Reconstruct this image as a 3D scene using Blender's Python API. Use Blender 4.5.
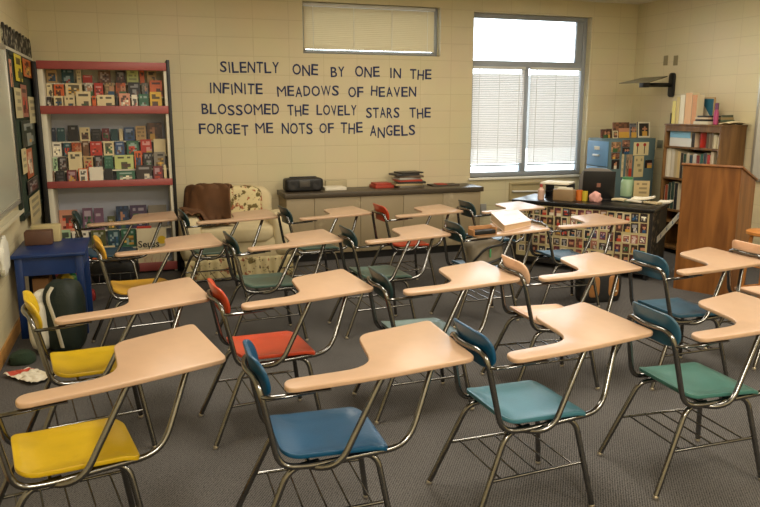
import bpy, bmesh, math, random
from mathutils import Vector, Matrix, noise

# ------------------------------------------------------------------ camera, world, lights
sc = bpy.context.scene
for o in list(bpy.data.objects):
    bpy.data.objects.remove(o)
COL = sc.collection
PI = math.pi
CAM = Vector((0, 0, 1.735)); YAW = 0.3244; PITCH = 0.1994; FPX = 716.0
cd = bpy.data.cameras.new('camera'); cam = bpy.data.objects.new('camera', cd); COL.objects.link(cam)
cam.location = CAM; cam.rotation_euler = (PI/2 - PITCH, 0, -YAW)
cd.sensor_fit = 'HORIZONTAL'; cd.sensor_width = 36; cd.lens = FPX/760*36; cd.clip_start = .05
sc.camera = cam
vs = sc.view_settings
vs.view_transform = 'Standard'; vs.look = 'None'; vs.gamma = 1; vs.use_curve_mapping = False
vs.exposure = 0.13
w = bpy.data.worlds.new('sky'); sc.world = w; w.use_nodes = True
bg = w.node_tree.nodes['Background']; bg.inputs[0].default_value = (.84, .92, 1.0, 1); bg.inputs[1].default_value = 8.0

def area(name, loc, sx, sy, power, col, rot=(0, 0, 0)):
    l = bpy.data.lights.new(name, 'AREA'); l.shape = 'RECTANGLE'; l.size = sx; l.size_y = sy
    l.energy = power; l.color = col
    o = bpy.data.objects.new(name, l); COL.objects.link(o); o.location = loc; o.rotation_euler = rot
    return o
WARM = (1.0, .91, .77)
for i, (x, y, pw) in enumerate([(.6, -.5, 92), (2.8, -.5, 84), (5.0, -.5, 60), (.6, 3.7, 46), (2.8, 3.7, 44), (5.0, 3.7, 42),
                                (.6, 6.4, 14), (2.8, 6.4, 26), (5.0, 6.4, 20)]):
    area('ceiling_troffer_light', (x, y, 3.06), .6, 1.2, pw, WARM)

# ------------------------------------------------------------------ helpers
def lin(c):
    return tuple(((v/255)/12.92 if v/255 <= .04045 else ((v/255+.055)/1.055)**2.4) for v in c[:3]) + (1,)

MATS = {}
def mat(name, rgb=None, rough=.5, metal=0, noise_amt=0, noise_scale=8, bump=0, bump_scale=60, coat=0, spec=.5):
    if name in MATS: return MATS[name]
    m = bpy.data.materials.new(name); m.use_nodes = True; nt = m.node_tree; b = nt.nodes['Principled BSDF']
    b.inputs['Roughness'].default_value = rough; b.inputs['Metallic'].default_value = metal
    b.inputs['Coat Weight'].default_value = coat; b.inputs['Specular IOR Level'].default_value = spec
    c = lin(rgb)
    b.inputs['Base Color'].default_value = c
    if noise_amt or bump:
        tc = nt.nodes.new('ShaderNodeTexCoord')
    if noise_amt:
        n = nt.nodes.new('ShaderNodeTexNoise'); n.inputs['Scale'].default_value = noise_scale; n.inputs['Detail'].default_value = 5
        nt.links.new(tc.outputs['Object'], n.inputs['Vector'])
        r = nt.nodes.new('ShaderNodeValToRGB')
        r.color_ramp.elements[0].position = .3; r.color_ramp.elements[1].position = .7
        r.color_ramp.elements[0].color = tuple(v*(1-noise_amt) for v in c[:3]) + (1,)
        r.color_ramp.elements[1].color = tuple(min(1, v*(1+noise_amt)) for v in c[:3]) + (1,)
        nt.links.new(n.outputs['Fac'], r.inputs[0]); nt.links.new(r.outputs[0], b.inputs['Base Color'])
    if bump:
        n2 = nt.nodes.new('ShaderNodeTexNoise'); n2.inputs['Scale'].default_value = bump_scale; n2.inputs['Detail'].default_value = 3
        nt.links.new(tc.outputs['Object'], n2.inputs['Vector'])
        bm_ = nt.nodes.new('ShaderNodeBump'); bm_.inputs['Strength'].default_value = bump; bm_.inputs['Distance'].default_value = .01
        nt.links.new(n2.outputs['Fac'], bm_.inputs['Height']); nt.links.new(bm_.outputs[0], b.inputs['Normal'])
    MATS[name] = m
    return m

def print_mat():
    if 'printed' in MATS: return MATS['printed']
    m = bpy.data.materials.new('printed'); m.use_nodes = True; nt = m.node_tree; b = nt.nodes['Principled BSDF']
    a = nt.nodes.new('ShaderNodeAttribute'); a.attribute_name = 'print'
    nt.links.new(a.outputs['Color'], b.inputs['Base Color']); b.inputs['Roughness'].default_value = .42
    MATS['printed'] = m
    return m

class MB:
    def __init__(s): s.v = []; s.f = []; s.c = []; s.col = (1, 1, 1, 1)
    def add(s, vs_, fs, M=None, col=None):
        k = len(s.v)
        s.v += [tuple(M @ Vector(p)) if M is not None else tuple(p) for p in vs_]
        for f in fs:
            s.f.append(tuple(i+k for i in f)); s.c.append(col or s.col)
        return s
    def box(s, x0, x1, y0, y1, z0, z1, M=None, col=None):
        vs_ = [(x, y, z) for z in (z0, z1) for y in (y0, y1) for x in (x0, x1)]
        return s.add(vs_, [(0, 2, 3, 1), (4, 5, 7, 6), (0, 1, 5, 4), (2, 6, 7, 3), (0, 4, 6, 2), (1, 3, 7, 5)], M, col)
    def prism(s, poly, z0, z1, M=None):
        n = len(poly)
        vs_ = [(p[0], p[1], z0) for p in poly] + [(p[0], p[1], z1) for p in poly]
        fs = [tuple(range(n-1, -1, -1)), tuple(range(n, 2*n))] + [(i, (i+1) % n, n+(i+1) % n, n+i) for i in range(n)]
        return s.add(vs_, fs, M)
    def tube(s, pts, r, n=8, M=None, flat=1.0):
        pts = [Vector(p) for p in pts]; m = len(pts); rings = []
        t0 = (pts[1]-pts[0]).normalized(); up = Vector((0, 0, 1)) if abs(t0.z) < .9 else Vector((1, 0, 0))
        a = t0.cross(up).normalized()
        for i, p in enumerate(pts):
            t = (pts[min(i+1, m-1)]-pts[max(i-1, 0)]).normalized()
            a = (a - t*a.dot(t)).normalized(); b = t.cross(a)
            rr = r[i] if isinstance(r, (list, tuple)) else r
            rings.append([p + a*math.cos(2*PI*j/n)*rr + b*math.sin(2*PI*j/n)*rr*flat for j in range(n)])
        vs_ = [q for ring in rings for q in ring]
        fs = [(i*n+j, i*n+(j+1) % n, (i+1)*n+(j+1) % n, (i+1)*n+j) for i in range(m-1) for j in range(n)]
        fs += [tuple(range(n-1, -1, -1)), tuple((m-1)*n+j for j in range(n))]
        return s.add(vs_, fs, M)
    def lathe(s, prof, n=20, M=None):
        vs_ = []; fs = []
        for (r, z) in prof:
            vs_ += [(r*math.cos(2*PI*j/n), r*math.sin(2*PI*j/n), z) for j in range(n)]
        for i in range(len(prof)-1):
            fs += [(i*n+j, i*n+(j+1) % n, (i+1)*n+(j+1) % n, (i+1)*n+j) for j in range(n)]
        fs += [tuple(range(n-1, -1, -1)), tuple((len(prof)-1)*n+j for j in range(n))]
        return s.add(vs_, fs, M)
    def blob(s, c, r, e=.6, nu=24, nv=14, amp=0, freq=3, seed=0, M=None, flat_bottom=None):
        def sp(v, k): return math.copysign(abs(v)**k, v)
        vs_ = []; fs = []
        for i in range(nv+1):
            ph = -PI/2 + PI*i/nv
            for j in range(nu):
                th = 2*PI*j/nu
                x = sp(math.cos(ph), e)*sp(math.cos(th), e); y = sp(math.cos(ph), e)*sp(math.sin(th), e); z = sp(math.sin(ph), e)
                d = 1 + amp*noise.noise(Vector((x, y, z))*freq + Vector((seed*7.3, seed, 0)))
                p = [c[0]+x*r[0]*d, c[1]+y*r[1]*d, c[2]+z*r[2]*d]
                if flat_bottom is not None: p[2] = max(p[2], flat_bottom)
                vs_.append(p)
        for i in range(nv):
            fs += [(i*nu+j, i*nu+(j+1) % nu, (i+1)*nu+(j+1) % nu, (i+1)*nu+j) for j in range(nu)]
        return s.add(vs_, fs, M)
    def surf(s, fn, nu, nv, th=.004, M=None):
        P = [[Vector(fn(i/nu, j/nv)) for j in range(nv+1)] for i in range(nu+1)]
        top = []; bot = []
        for i in range(nu+1):
            for j in range(nv+1):
                du = P[min(i+1, nu)][j]-P[max(i-1, 0)][j]; dv = P[i][min(j+1, nv)]-P[i][max(j-1, 0)]
                n = du.cross(dv); n = n.normalized() if n.length > 1e-9 else Vector((0, 0, 1))
                top.append(P[i][j]+n*th/2); bot.append(P[i][j]-n*th/2)
        W = nv+1; N = len(top); fs = []
        for i in range(nu):
            for j in range(nv):
                q = (i*W+j, (i+1)*W+j, (i+1)*W+j+1, i*W+j+1); fs.append(q); fs.append(tuple(N+k for k in reversed(q)))
        rim = [i*W for i in range(nu+1)] + [nu*W+j for j in range(1, W)] + [i*W+nv for i in range(nu-1, -1, -1)] + [j for j in range(nv-1, 0, -1)]
        for a, b in zip(rim, rim[1:]+rim[:1]): fs.append((b, a, N+a, N+b))
        return s.add(top+bot, fs, M)
    def build(s, name, m, parent=None, bevel=0, segs=2, smooth=True, loc=None, rotz=0, ang=35, fixn=True):
        me = bpy.data.meshes.new(name); me.from_pydata(s.v, [], s.f)
        if m is print_mat():
            at_ = me.color_attributes.new('print', 'FLOAT_COLOR', 'CORNER')
            for p, c in zip(me.polygons, s.c):
                for li in p.loop_indices: at_.data[li].color = c
        if fixn or bevel:
            bm = bmesh.new(); bm.from_mesh(me)
            bmesh.ops.recalc_face_normals(bm, faces=bm.faces)
            if bevel:
                es = [e for e in bm.edges if len(e.link_faces) == 2 and e.calc_face_angle(0) > .6]
                bmesh.ops.bevel(bm, geom=es, offset=bevel, segments=segs, affect='EDGES', profile=.5, clamp_overlap=True)
            bm.to_mesh(me); bm.free()
        if smooth:
            for p in me.polygons: p.use_smooth = True
            me.set_sharp_from_angle(angle=math.radians(ang))
        me.materials.append(m)
        o = bpy.data.objects.new(name, me); COL.objects.link(o)
        if parent: o.parent = parent
        if loc is not None: o.location = loc
        o.rotation_euler.z = rotz
        return o

def tag(o, label, cat, group=None):
    o['label'] = label; o['category'] = cat
    if group: o['group'] = group
    return o
def thing(name, label, cat, loc=(0, 0, 0), rotz=0, group=None):
    o = bpy.data.objects.new(name, None); COL.objects.link(o); o.empty_display_size = .1
    o.location = loc; o.rotation_euler = (0, 0, rotz)
    return tag(o, label, cat, group)
def structure(o): o['kind'] = 'structure'; return o
def copy_tree(o, parent=None):
    c = o.copy(); COL.objects.link(c)
    if parent: c.parent = parent
    for ch in list(o.children): copy_tree(ch, c)
    return c
def fillet(pts, r, n=5):
    pts = [Vector(p) for p in pts]; out = [pts[0]]
    for a, b, c in zip(pts, pts[1:], pts[2:]):
        d1 = min(r, (a-b).length*.49); d2 = min(r, (c-b).length*.49)
        p = b+(a-b).normalized()*d1; q = b+(c-b).normalized()*d2
        for i in range(n+1):
            t = i/n; out.append(p*(1-t)**2 + b*2*t*(1-t) + q*t*t)
    out.append(pts[-1]); return out
def round_poly(pts, n=6):                       # pts: (x, y, radius)
    out = []; m = len(pts)
    for i in range(m):
        a = Vector(pts[i-1][:2]); b = Vector(pts[i][:2]); c = Vector(pts[(i+1) % m][:2]); r = pts[i][2]
        p = b+(a-b).normalized()*min(r, (a-b).length*.49); q = b+(c-b).normalized()*min(r, (c-b).length*.49)
        for k in range(n+1):
            t = k/n; v = p*(1-t)**2 + b*2*t*(1-t) + q*t*t; out.append((v.x, v.y))
    return out
_f = Vector((math.sin(YAW)*math.cos(PITCH), math.cos(YAW)*math.cos(PITCH), -math.sin(PITCH)))
_r = Vector((math.cos(YAW), -math.sin(YAW), 0)); _u = _r.cross(_f)
def at(px, py, x=None, y=None, z=None):          # where the sight line through a photo point meets a plane of the room
    d = _f + _r*((px-380)/FPX) - _u*((py-253.5)/FPX)
    t = (x-CAM.x)/d.x if x is not None else (y-CAM.y)/d.y if y is not None else (z-CAM.z)/d.z
    return CAM + d*t

# ------------------------------------------------------------------ room
XL, XR, YB, YF, ZC = -.98, 6.47, 8.4, -1.6, 3.1
J = .2032; Z0 = 2.7226

def block_mat(name, axis):
    m = bpy.data.materials.new(name); m.use_nodes = True; nt = m.node_tree; b = nt.nodes['Principled BSDF']
    tc = nt.nodes.new('ShaderNodeTexCoord'); sp = nt.nodes.new('ShaderNodeSeparateXYZ'); cb = nt.nodes.new('ShaderNodeCombineXYZ')
    nt.links.new(tc.outputs['Object'], sp.inputs[0])
    ax = nt.nodes.new('ShaderNodeMath'); ax.operation = 'ADD'; ax.inputs[1].default_value = .31+.4064*30
    az = nt.nodes.new('ShaderNodeMath'); az.operation = 'ADD'; az.inputs[1].default_value = -Z0+J*40
    nt.links.new(sp.outputs[axis], ax.inputs[0]); nt.links.new(sp.outputs['Z'], az.inputs[0])
    nt.links.new(ax.outputs[0], cb.inputs[0]); nt.links.new(az.outputs[0], cb.inputs[1])
    br = nt.nodes.new('ShaderNodeTexBrick'); br.offset = 0; br.inputs['Scale'].default_value = 1
    br.inputs['Brick Width'].default_value = .4064; br.inputs['Row Height'].default_value = J
    br.inputs['Mortar Size'].default_value = .0045; br.inputs['Mortar Smooth'].default_value = .6
    br.inputs['Color1'].default_value = lin((218, 205, 166)); br.inputs['Color2'].default_value = lin((215, 202, 163))
    br.inputs['Mortar'].default_value = lin((204, 190, 152))
    nt.links.new(cb.outputs[0], br.inputs['Vector'])
    nz = nt.nodes.new('ShaderNodeTexNoise'); nz.inputs['Scale'].default_value = 2.2; nz.inputs['Detail'].default_value = 6
    nt.links.new(tc.outputs['Object'], nz.inputs['Vector'])
    mx = nt.nodes.new('ShaderNodeMix'); mx.data_type = 'RGBA'; mx.blend_type = 'MULTIPLY'; mx.inputs[0].default_value = .12
    nt.links.new(br.outputs['Color'], mx.inputs[6]); nt.links.new(nz.outputs['Color'], mx.inputs[7])
    nt.links.new(mx.outputs[2], b.inputs['Base Color'])
    inv = nt.nodes.new('ShaderNodeMath'); inv.operation = 'SUBTRACT'; inv.inputs[0].default_value = 1
    nt.links.new(br.outputs['Fac'], inv.inputs[1])
    n2 = nt.nodes.new('ShaderNodeTexNoise'); n2.inputs['Scale'].default_value = 90; nt.links.new(tc.outputs['Object'], n2.inputs['Vector'])
    ad = nt.nodes.new('ShaderNodeMath'); ad.operation = 'MULTIPLY_ADD'; ad.inputs[1].default_value = .15
    nt.links.new(n2.outputs['Fac'], ad.inputs[0]); nt.links.new(inv.outputs[0], ad.inputs[2])
    bp = nt.nodes.new('ShaderNodeBump'); bp.inputs['Strength'].default_value = .3; bp.inputs['Distance'].default_value = .006
    nt.links.new(ad.outputs[0], bp.inputs['Height']); nt.links.new(bp.outputs[0], b.inputs['Normal'])
    b.inputs['Roughness'].default_value = .48
    return m
WALLX = block_mat('painted_block_x', 'X'); WALLY = block_mat('painted_block_y', 'Y')

def carpet():
    m = bpy.data.materials.new('carpet'); m.use_nodes = True; nt = m.node_tree; b = nt.nodes['Principled BSDF']
    tc = nt.nodes.new('ShaderNodeTexCoord')
    n = nt.nodes.new('ShaderNodeTexNoise'); n.inputs['Scale'].default_value = 130; n.inputs['Detail'].default_value = 3
    wv = nt.nodes.new('ShaderNodeTexWave'); wv.inputs['Scale'].default_value = 28; wv.inputs['Distortion'].default_value = 2.5; wv.inputs['Detail'].default_value = 3
    wv.inputs['Detail Scale'].default_value = 4
    n3 = nt.nodes.new('ShaderNodeTexNoise'); n3.inputs['Scale'].default_value = 1.3; n3.inputs['Detail'].default_value = 4
    mp = nt.nodes.new('ShaderNodeMapping'); mp.inputs['Rotation'].default_value = (0, 0, .6)
    nt.links.new(tc.outputs['Object'], mp.inputs[0])
    nt.links.new(mp.outputs[0], wv.inputs['Vector'])
    for q in (n, n3): nt.links.new(tc.outputs['Object'], q.inputs['Vector'])
    a = nt.nodes.new('ShaderNodeMath'); a.operation = 'MULTIPLY_ADD'; a.inputs[1].default_value = .3
    nt.links.new(wv.outputs['Fac'], a.inputs[0]); nt.links.new(n.outputs['Fac'], a.inputs[2])
    a2 = nt.nodes.new('ShaderNodeMath'); a2.operation = 'MULTIPLY_ADD'; a2.inputs[1].default_value = .35
    nt.links.new(n3.outputs['Fac'], a2.inputs[0]); nt.links.new(a.outputs[0], a2.inputs[2])
    r = nt.nodes.new('ShaderNodeValToRGB'); r.color_ramp.elements[0].position = .5; r.color_ramp.elements[1].position = 1.12
    r.color_ramp.elements[0].color = lin((40, 39, 39)); r.color_ramp.elements[1].color = lin((106, 103, 100))
    nt.links.new(a2.outputs[0], r.inputs[0]); nt.links.new(r.outputs[0], b.inputs['Base Color'])
    bp = nt.nodes.new('ShaderNodeBump'); bp.inputs['Strength'].default_value = .5; bp.inputs['Distance'].default_value = .006
    nt.links.new(a.outputs[0], bp.inputs['Height']); nt.links.new(bp.outputs[0], b.inputs['Normal'])
    b.inputs['Roughness'].default_value = .95; b.inputs['Specular IOR Level'].default_value = .15
    return m
structure(MB().box(XL-.2, XR+.2, YF-.2, YB+.25, -.1, 0).build('floor', carpet(), smooth=False))
CEIL = mat('ceiling_tile', (226, 220, 200), .9, bump=.4, bump_scale=120, noise_amt=.04, noise_scale=30)
structure(MB().box(XL-.2, XR+.2, YF-.2, YB+.25, ZC, ZC+.1).build('ceiling', CEIL, smooth=False))
# back wall with its two window openings
HW = (1.89, 3.605, 2.365, 2.94); WN = (4.05, 5.76, .86, 2.91); YBO = YB+.25
b = MB()
for x0, x1, z0, z1 in [(XL, HW[0], 0, ZC), (HW[0], HW[1], 0, HW[2]), (HW[0], HW[1], HW[3], ZC), (HW[1], WN[0], 0, ZC),
                       (WN[0], WN[1], 0, WN[2]), (WN[0], WN[1], WN[3], ZC), (WN[1], XR, 0, ZC)]:
    b.box(x0, x1, YB, YBO, z0, z1)
structure(b.build('wall_back', WALLX, smooth=False, fixn=False))
structure(MB().box(XL-.2, XL, YF, YBO, 0, ZC).build('wall_left', WALLY, smooth=False))
structure(MB().box(XR, XR+.2, YF, YBO, 0, ZC).build('wall_right', WALLY, smooth=False))
structure(MB().box(XL-.2, XR+.2, YF-.2, YF, 0, ZC).build('wall_front', WALLX, smooth=False))
TANB = mat('tan_baseboard', (176, 128, 66), .5, noise_amt=.15)
structure(MB().box(XL, XL+.014, YF, YB, 0, .105).build('baseboard_left', TANB, bevel=.004))
DARKB = mat('dark_baseboard', (70, 58, 48), .5)
structure(MB().box(XL, XR, YB-.012, YB, 0, .1).build('baseboard_back', DARKB, bevel=.003))
structure(MB().box(XR-.012, XR, YF, YB, 0, .1).build('baseboard_right', DARKB, bevel=.003))

# ------------------------------------------------------------------ windows
FRAME = mat('window_frame_metal', (150, 155, 160), .45)
SILL = mat('sill_white', (226, 222, 205), .5)
def glass_mat():
    m = bpy.data.materials.new('window_glass'); m.use_nodes = True; nt = m.node_tree
    out = nt.nodes['Material Output']; nt.nodes.remove(nt.nodes['Principled BSDF'])
    t = nt.nodes.new('ShaderNodeBsdfTransparent'); t.inputs[0].default_value = (.95, .97, .97, 1)
    g = nt.nodes.new('ShaderNodeBsdfGlossy'); g.inputs['Roughness'].default_value = .02
    fr = nt.nodes.new('ShaderNodeFresnel'); mx = nt.nodes.new('ShaderNodeMixShader')
    nt.links.new(fr.outputs[0], mx.inputs[0]); nt.links.new(t.outputs[0], mx.inputs[1]); nt.links.new(g.outputs[0], mx.inputs[2])
    nt.links.new(mx.outputs[0], out.inputs[0]); return m
GLASS = glass_mat()
def slat_mat(name, rgb, tr):
    m = bpy.data.materials.new(name); m.use_nodes = True; nt = m.node_tree; b = nt.nodes['Principled BSDF']
    b.inputs['Base Color'].default_value = lin(rgb); b.inputs['Roughness'].default_value = .4
    t = nt.nodes.new('ShaderNodeBsdfTranslucent'); t.inputs[0].default_value = lin(rgb)
    mx = nt.nodes.new('ShaderNodeMixShader'); mx.inputs[0].default_value = tr
    nt.links.new(b.outputs[0], mx.inputs[1]); nt.links.new(t.outputs[0], mx.inputs[2])
    nt.links.new(mx.outputs[0], nt.nodes['Material Output'].inputs[0]); return m
SLAT = slat_mat('white_slat', (232, 228, 224), .12); SLATB = slat_mat('cream_slat', (214, 202, 170), .06)
def frame_ring(b, x0, x1, z0, z1, wd, y0, y1):
    b.box(x0, x0+wd, y0, y1, z0, z1); b.box(x1-wd, x1, y0, y1, z0, z1)
    b.box(x0+wd, x1-wd, y0, y1, z0, z0+wd); b.box(x0+wd, x1-wd, y0, y1, z1-wd, z1)
def slats(x0, x1, z0, z1, y, pitch, width, tilt):
    b = MB(); n = int((z1-z0)/pitch)
    for i in range(n):
        z = z1-pitch*(i+.5); c, s = math.cos(tilt)*width/2, math.sin(tilt)*width/2
        vs_ = []; 
        for k in range(4):
            t = -1+2*k/3; arch = (1-t*t)*.0022
            vs_ += [(x0, y+c*t-s*0+arch*math.sin(tilt), z+s*t+arch*math.cos(tilt)), (x1, y+c*t+arch*math.sin(tilt), z+s*t+arch*math.cos(tilt))]
        b.add(vs_, [(2*k, 2*k+1, 2*k+3, 2*k+2) for k in range(3)])
    return b
# big window
x0, x1, z0, z1 = WN
win = thing('window_1', 'tall grey metal window with a bare upper pane and blinds over the two lower panes', 'window', ((x0+x1)/2, YB, z0)); structure(win)
def wl(o): o.location = (-(x0+x1)/2, -YB, -z0); return o
ZT = 2.27; XM = (x0+x1)/2-.035
b = MB(); frame_ring(b, x0, x1, z0, z1, .055, YB+.1, YB+.17)
b.box(x0+.055, x1-.055, YB+.1, YB+.17, ZT-.02, ZT+.07); b.box(XM-.036, XM+.036, YB+.1, YB+.17, z0+.055, ZT-.02)
b.box(x1-.15, x1-.055, YB+.11, YB+.16, ZT+.07, z1-.055)
wl(b.build('window_frame', FRAME, win, bevel=.004))
b = MB(); b.box(x0+.05, x1-.05, YB+.135, YB+.14, z0+.05, z1-.05); wl(b.build('window_pane', GLASS, win, smooth=False))
b = MB(); b.box(x0-.03, x1+.03, YB-.035, YB+.1, z0-.03, z0); wl(b.build('window_sill', SILL, win, bevel=.005))
def blind(bx0, bx1, bz0, bz1, y, label, sm, pitch, width, tilt, rails=True, tapes=(.12, .5, .88)):
    t = thing('window_blind', label, 'blind', ((bx0+bx1)/2, y, bz0), 0, 'slatted window blinds')
    L = (-(bx0+bx1)/2, -y, -bz0)
    slats(bx0+.006, bx1-.006, bz0+.02, bz1-.04, y, pitch, width, tilt).build('slats', sm, t, fixn=False, loc=L)
    MB().box(bx0, bx1, y-.016, y+.016, bz1-.035, bz1).build('head_rail', mat('blind_rail', (206, 206, 200), .4), t, bevel=.003, loc=L)
    MB().box(bx0, bx1, y-.013, y+.013, bz0, bz0+.016).build('bottom_rail', mat('blind_bottom', (150, 150, 148), .4), t, bevel=.003, loc=L)
    for f in tapes:
        xx = bx0+(bx1-bx0)*f
        MB().box(xx-.003, xx+.003, y-.017, y-.0155, bz0+.016, bz1-.035).build('ladder_cord', mat('cord_white', (230, 228, 220), .8), t, smooth=False, loc=L)
    return t
blind(x0+.03, XM-.038, 1.0, ZT-.005, YB+.062, 'white slatted blind lowered over the left lower pane of the tall window', SLAT, .0225, .0255, .8)
blind(XM+.038, x1-.1, 1.0, ZT-.005, YB+.062, 'white slatted blind lowered over the right lower pane of the tall window', SLAT, .0225, .0255, .8)
# high window
hx0, hx1, hz0, hz1 = HW
win = thing('window_2', 'wide high window above the wall quotation, covered by a closed cream blind', 'window', ((hx0+hx1)/2, YB, hz0)); structure(win)
L = (-(hx0+hx1)/2, -YB, -hz0)
b = MB(); frame_ring(b, hx0, hx1, hz0, hz1, .05, YB+.1, YB+.17); b.build('window_frame', FRAME, win, bevel=.004, loc=L)
MB().box(hx0+.045, hx1-.045, YB+.135, YB+.14, hz0+.045, hz1-.045).build('window_pane', GLASS, win, smooth=False, loc=L)
blind(hx0+.015, hx1-.06, hz0+.012, hz1-.01, YB+.05, 'cream slatted blind closed over the high window above the wall quotation', SLATB, .0215, .0258, 1.22, tapes=(.07, .37, .66, .94))
# outside: pale paving, and an added plain block for darker tones behind the blinds
structure(MB().box(-20, 60, 34, 38, -.3, 3.45).build('view_backdrop', mat('backdrop_midtone', (112, 110, 106), .9, noise_amt=.1, noise_scale=1), smooth=False))
structure(MB().box(-20, 60, YBO, 38, -.4, -.3).build('ground_outside', mat('pale_paving', (165, 165, 160), .9), smooth=False))

# ------------------------------------------------------------------ student desks
CHROME = mat('chrome', (124, 123, 121), .17, 1, noise_amt=.06, noise_scale=30)
RIVET = mat('rivet', (215, 208, 195), .3, 1)
RUB = mat('rubber_glide', (60, 56, 52), .7)
def lam_mat():
    m = mat('tablet_laminate', (190, 157, 127), .33, noise_amt=.035, noise_scale=14); return m
LAM = lam_mat()
SEATC = dict(yellow=(198, 164, 18), blue=(2, 70, 106), teal=(56, 108, 122), green=(62, 112, 104), dark=(28, 54, 56), red=(182, 62, 30),
             beige=(222, 182, 150), gold=(206, 158, 50), slate=(40, 82, 104), dgreen=(70, 94, 84), greygreen=(84, 106, 100))
def seat_mat(k): return mat('seat_plastic_'+k, SEATC[k], .33, noise_amt=.08, noise_scale=9, bump=.08, bump_scale=150)

def shell(b, outline, fn, th, rings=7):
    n = len(outline); vs_ = [fn(0, 0, 0)]; bt = [fn(0, 0, -th)]
    sc_ = [(i+1)/rings for i in range(rings)]
    for s_ in sc_:
        for (u, v) in outline: vs_.append(fn(u*s_, v*s_, 0)); bt.append(fn(u*s_, v*s_, -th))
    N = len(vs_); fs = []
    for off, flip in ((0, False), (N, True)):
        for j in range(n):
            f = (off, off+1+j, off+1+(j+1) % n); fs.append(f[::-1] if flip else f)
        for i in range(rings-1):
            for j in range(n):
                a = off+1+i*n; c = off+1+(i+1)*n
                f = (a+j, c+j, c+(j+1) % n, a+(j+1) % n); fs.append(f[::-1] if flip else f)
    a = 1+(rings-1)*n
    for j in range(n): fs.append((a+j, N+a+j, N+a+(j+1) % n, a+(j+1) % n))
    b.add(vs_+bt, fs)
    return b

def make_desk():
    t = thing('student_desk', '', 'desk')
    # seat
    o = round_poly([(-.228, -.19, .07), (.2, -.2, .06), (.2, .2, .06), (-.228, .19, .07)], 6)
    def sf(u, v, dz):
        r = max(abs(u)/.2, abs(v)/.19)
        z = .446 + .012*min(1, (max(0, r-.55)/.45))**2 - .010
        if u > .1: z -= .022*((u-.1)/.09)**2
        if u < -.12: z += .014*((-u-.12)/.09)**2
        return (u, v, z+.012+dz)
    st = shell(MB(), o, sf, .02).build('seat', seat_mat('blue'), t, bevel=.005, segs=2, ang=50)
    # backrest, curved, leaning back, on the bar that joins the two uprights
    o = round_poly([(-.163, -.078, .07), (.163, -.078, .07), (.163, .08, .075), (-.163, .08, .075)], 6)
    def bf(a, c, d):
        return (-.303 - .24*c + .05*(a/.19)**2 + d + .008*math.cos(c*18), a, .757+c)
    shell(MB(), o, bf, .016).build('backrest', seat_mat('blue'), t, bevel=.005, segs=2, ang=50)
    R = .0128
    # one tube: under the seat, up behind the back, across and down again
    top = [Vector(bf(a, .005, -.034)) for a in (-.12, -.06, 0, .06, .12)]
    half = [(.17, -.17, .418), (-.14, -.195, .412), (-.238, -.19, .425), (-.30, -.165, .735)]
    path = half + [(p.x, p.y, p.z) for p in top] + [(x, -y, z) for x, y, z in reversed(half)]
    MB().tube(fillet(path, .06), R, 10).build('frame_tube', CHROME, t, ang=60)
    # posts that carry the writing tablet
    p1 = fillet([(-.13, -.17, .403), (-.07, -.215, .403), (-.005, -.23, .432), (.17, -.172, .722)], .05)
    p2 = fillet([(.05, -.14, .405), (.22, -.165, .412), (.30, -.15, .45), (.43, -.055, .722)], .07)
    MB().tube(p1, R, 10).build('tablet_post', CHROME, t, ang=60); MB().tube(p2, R, 10).build('tablet_post', CHROME, t, ang=60)
    # cross bars under the seat
    for xx, yy in ((-.12, .19), (.12, .17)): MB().tube([(xx, -yy, .406), (xx, yy, .406)], .009, 8).build('cross_bar', CHROME, t, ang=60)
    # legs, each with a glide
    for (a, c, d) in [((-.08, -.15, .402), (-.20, -.17, .40), (-.375, -.225, .012)), ((-.08, .15, .402), (-.20, .17, .40), (-.375, .215, .012)),
                      ((.02, -.13, .402), (.155, -.15, .402), (.215, -.225, .012)), ((.02, .13, .402), (.155, .15, .402), (.215, .205, .012))]:
        lg = MB().tube(fillet([a, c, d], .06), R, 10).build('leg', CHROME, t, ang=60)
        MB().lathe([(.009, .0), (.014, .003), (.014, .014), (.011, .02)], 10, Matrix.Translation((d[0], d[1], 0))).build('foot_glide', RIVET, lg)
    # book rack
    b = MB(); zr = .205
    def leg_at(s, front):
        a = Vector((.155, s*.15, .402)) if front else Vector((-.20, s*.17, .40))
        d = Vector((.215, s*.215, .012)) if front else Vector((-.375, s*.22, .012))
        k = (zr-a.z)/(d.z-a.z); return a+(d-a)*k
    P = {(s, f): leg_at(s, f) for s in (-1, 1) for f in (0, 1)}
    for s in (-1, 1): b.tube([P[(s, 0)], P[(s, 1)]], .0075, 8)
    for i in range(5):
        f = .12+.76*i/4
        a = P[(-1, 0)].lerp(P[(-1, 1)], f); c = P[(1, 0)].lerp(P[(1, 1)], f)
        b.tube([a, c], .0042, 6)
    b.build('under_seat_rack', CHROME, t, ang=60)
    # arm bracket between back rail and tablet arm
    b = MB(); b.tube(fillet([(-.292, -.168, .70), (-.274, -.196, .704), (-.19, -.205, .708), (-.08, -.195, .712)], .03), .0105, 8, flat=.8)
    b.box(-.16, -.04, -.215, -.165, .712, .717); b.build('arm_bracket', CHROME, t, ang=50)
    # writing tablet
    poly = round_poly([(-.208, -.232, .05), (.15, -.205, .2), (.572, -.127, .045), (.582, .425, .04), (.2, .305, .075), (.155, -.095, .13), (-.2, -.132, .05)], 7)
    MB().prism(poly, .7235, .7445).build('writing_tablet', LAM, t, bevel=.006, segs=3, ang=50)
    return t

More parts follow.
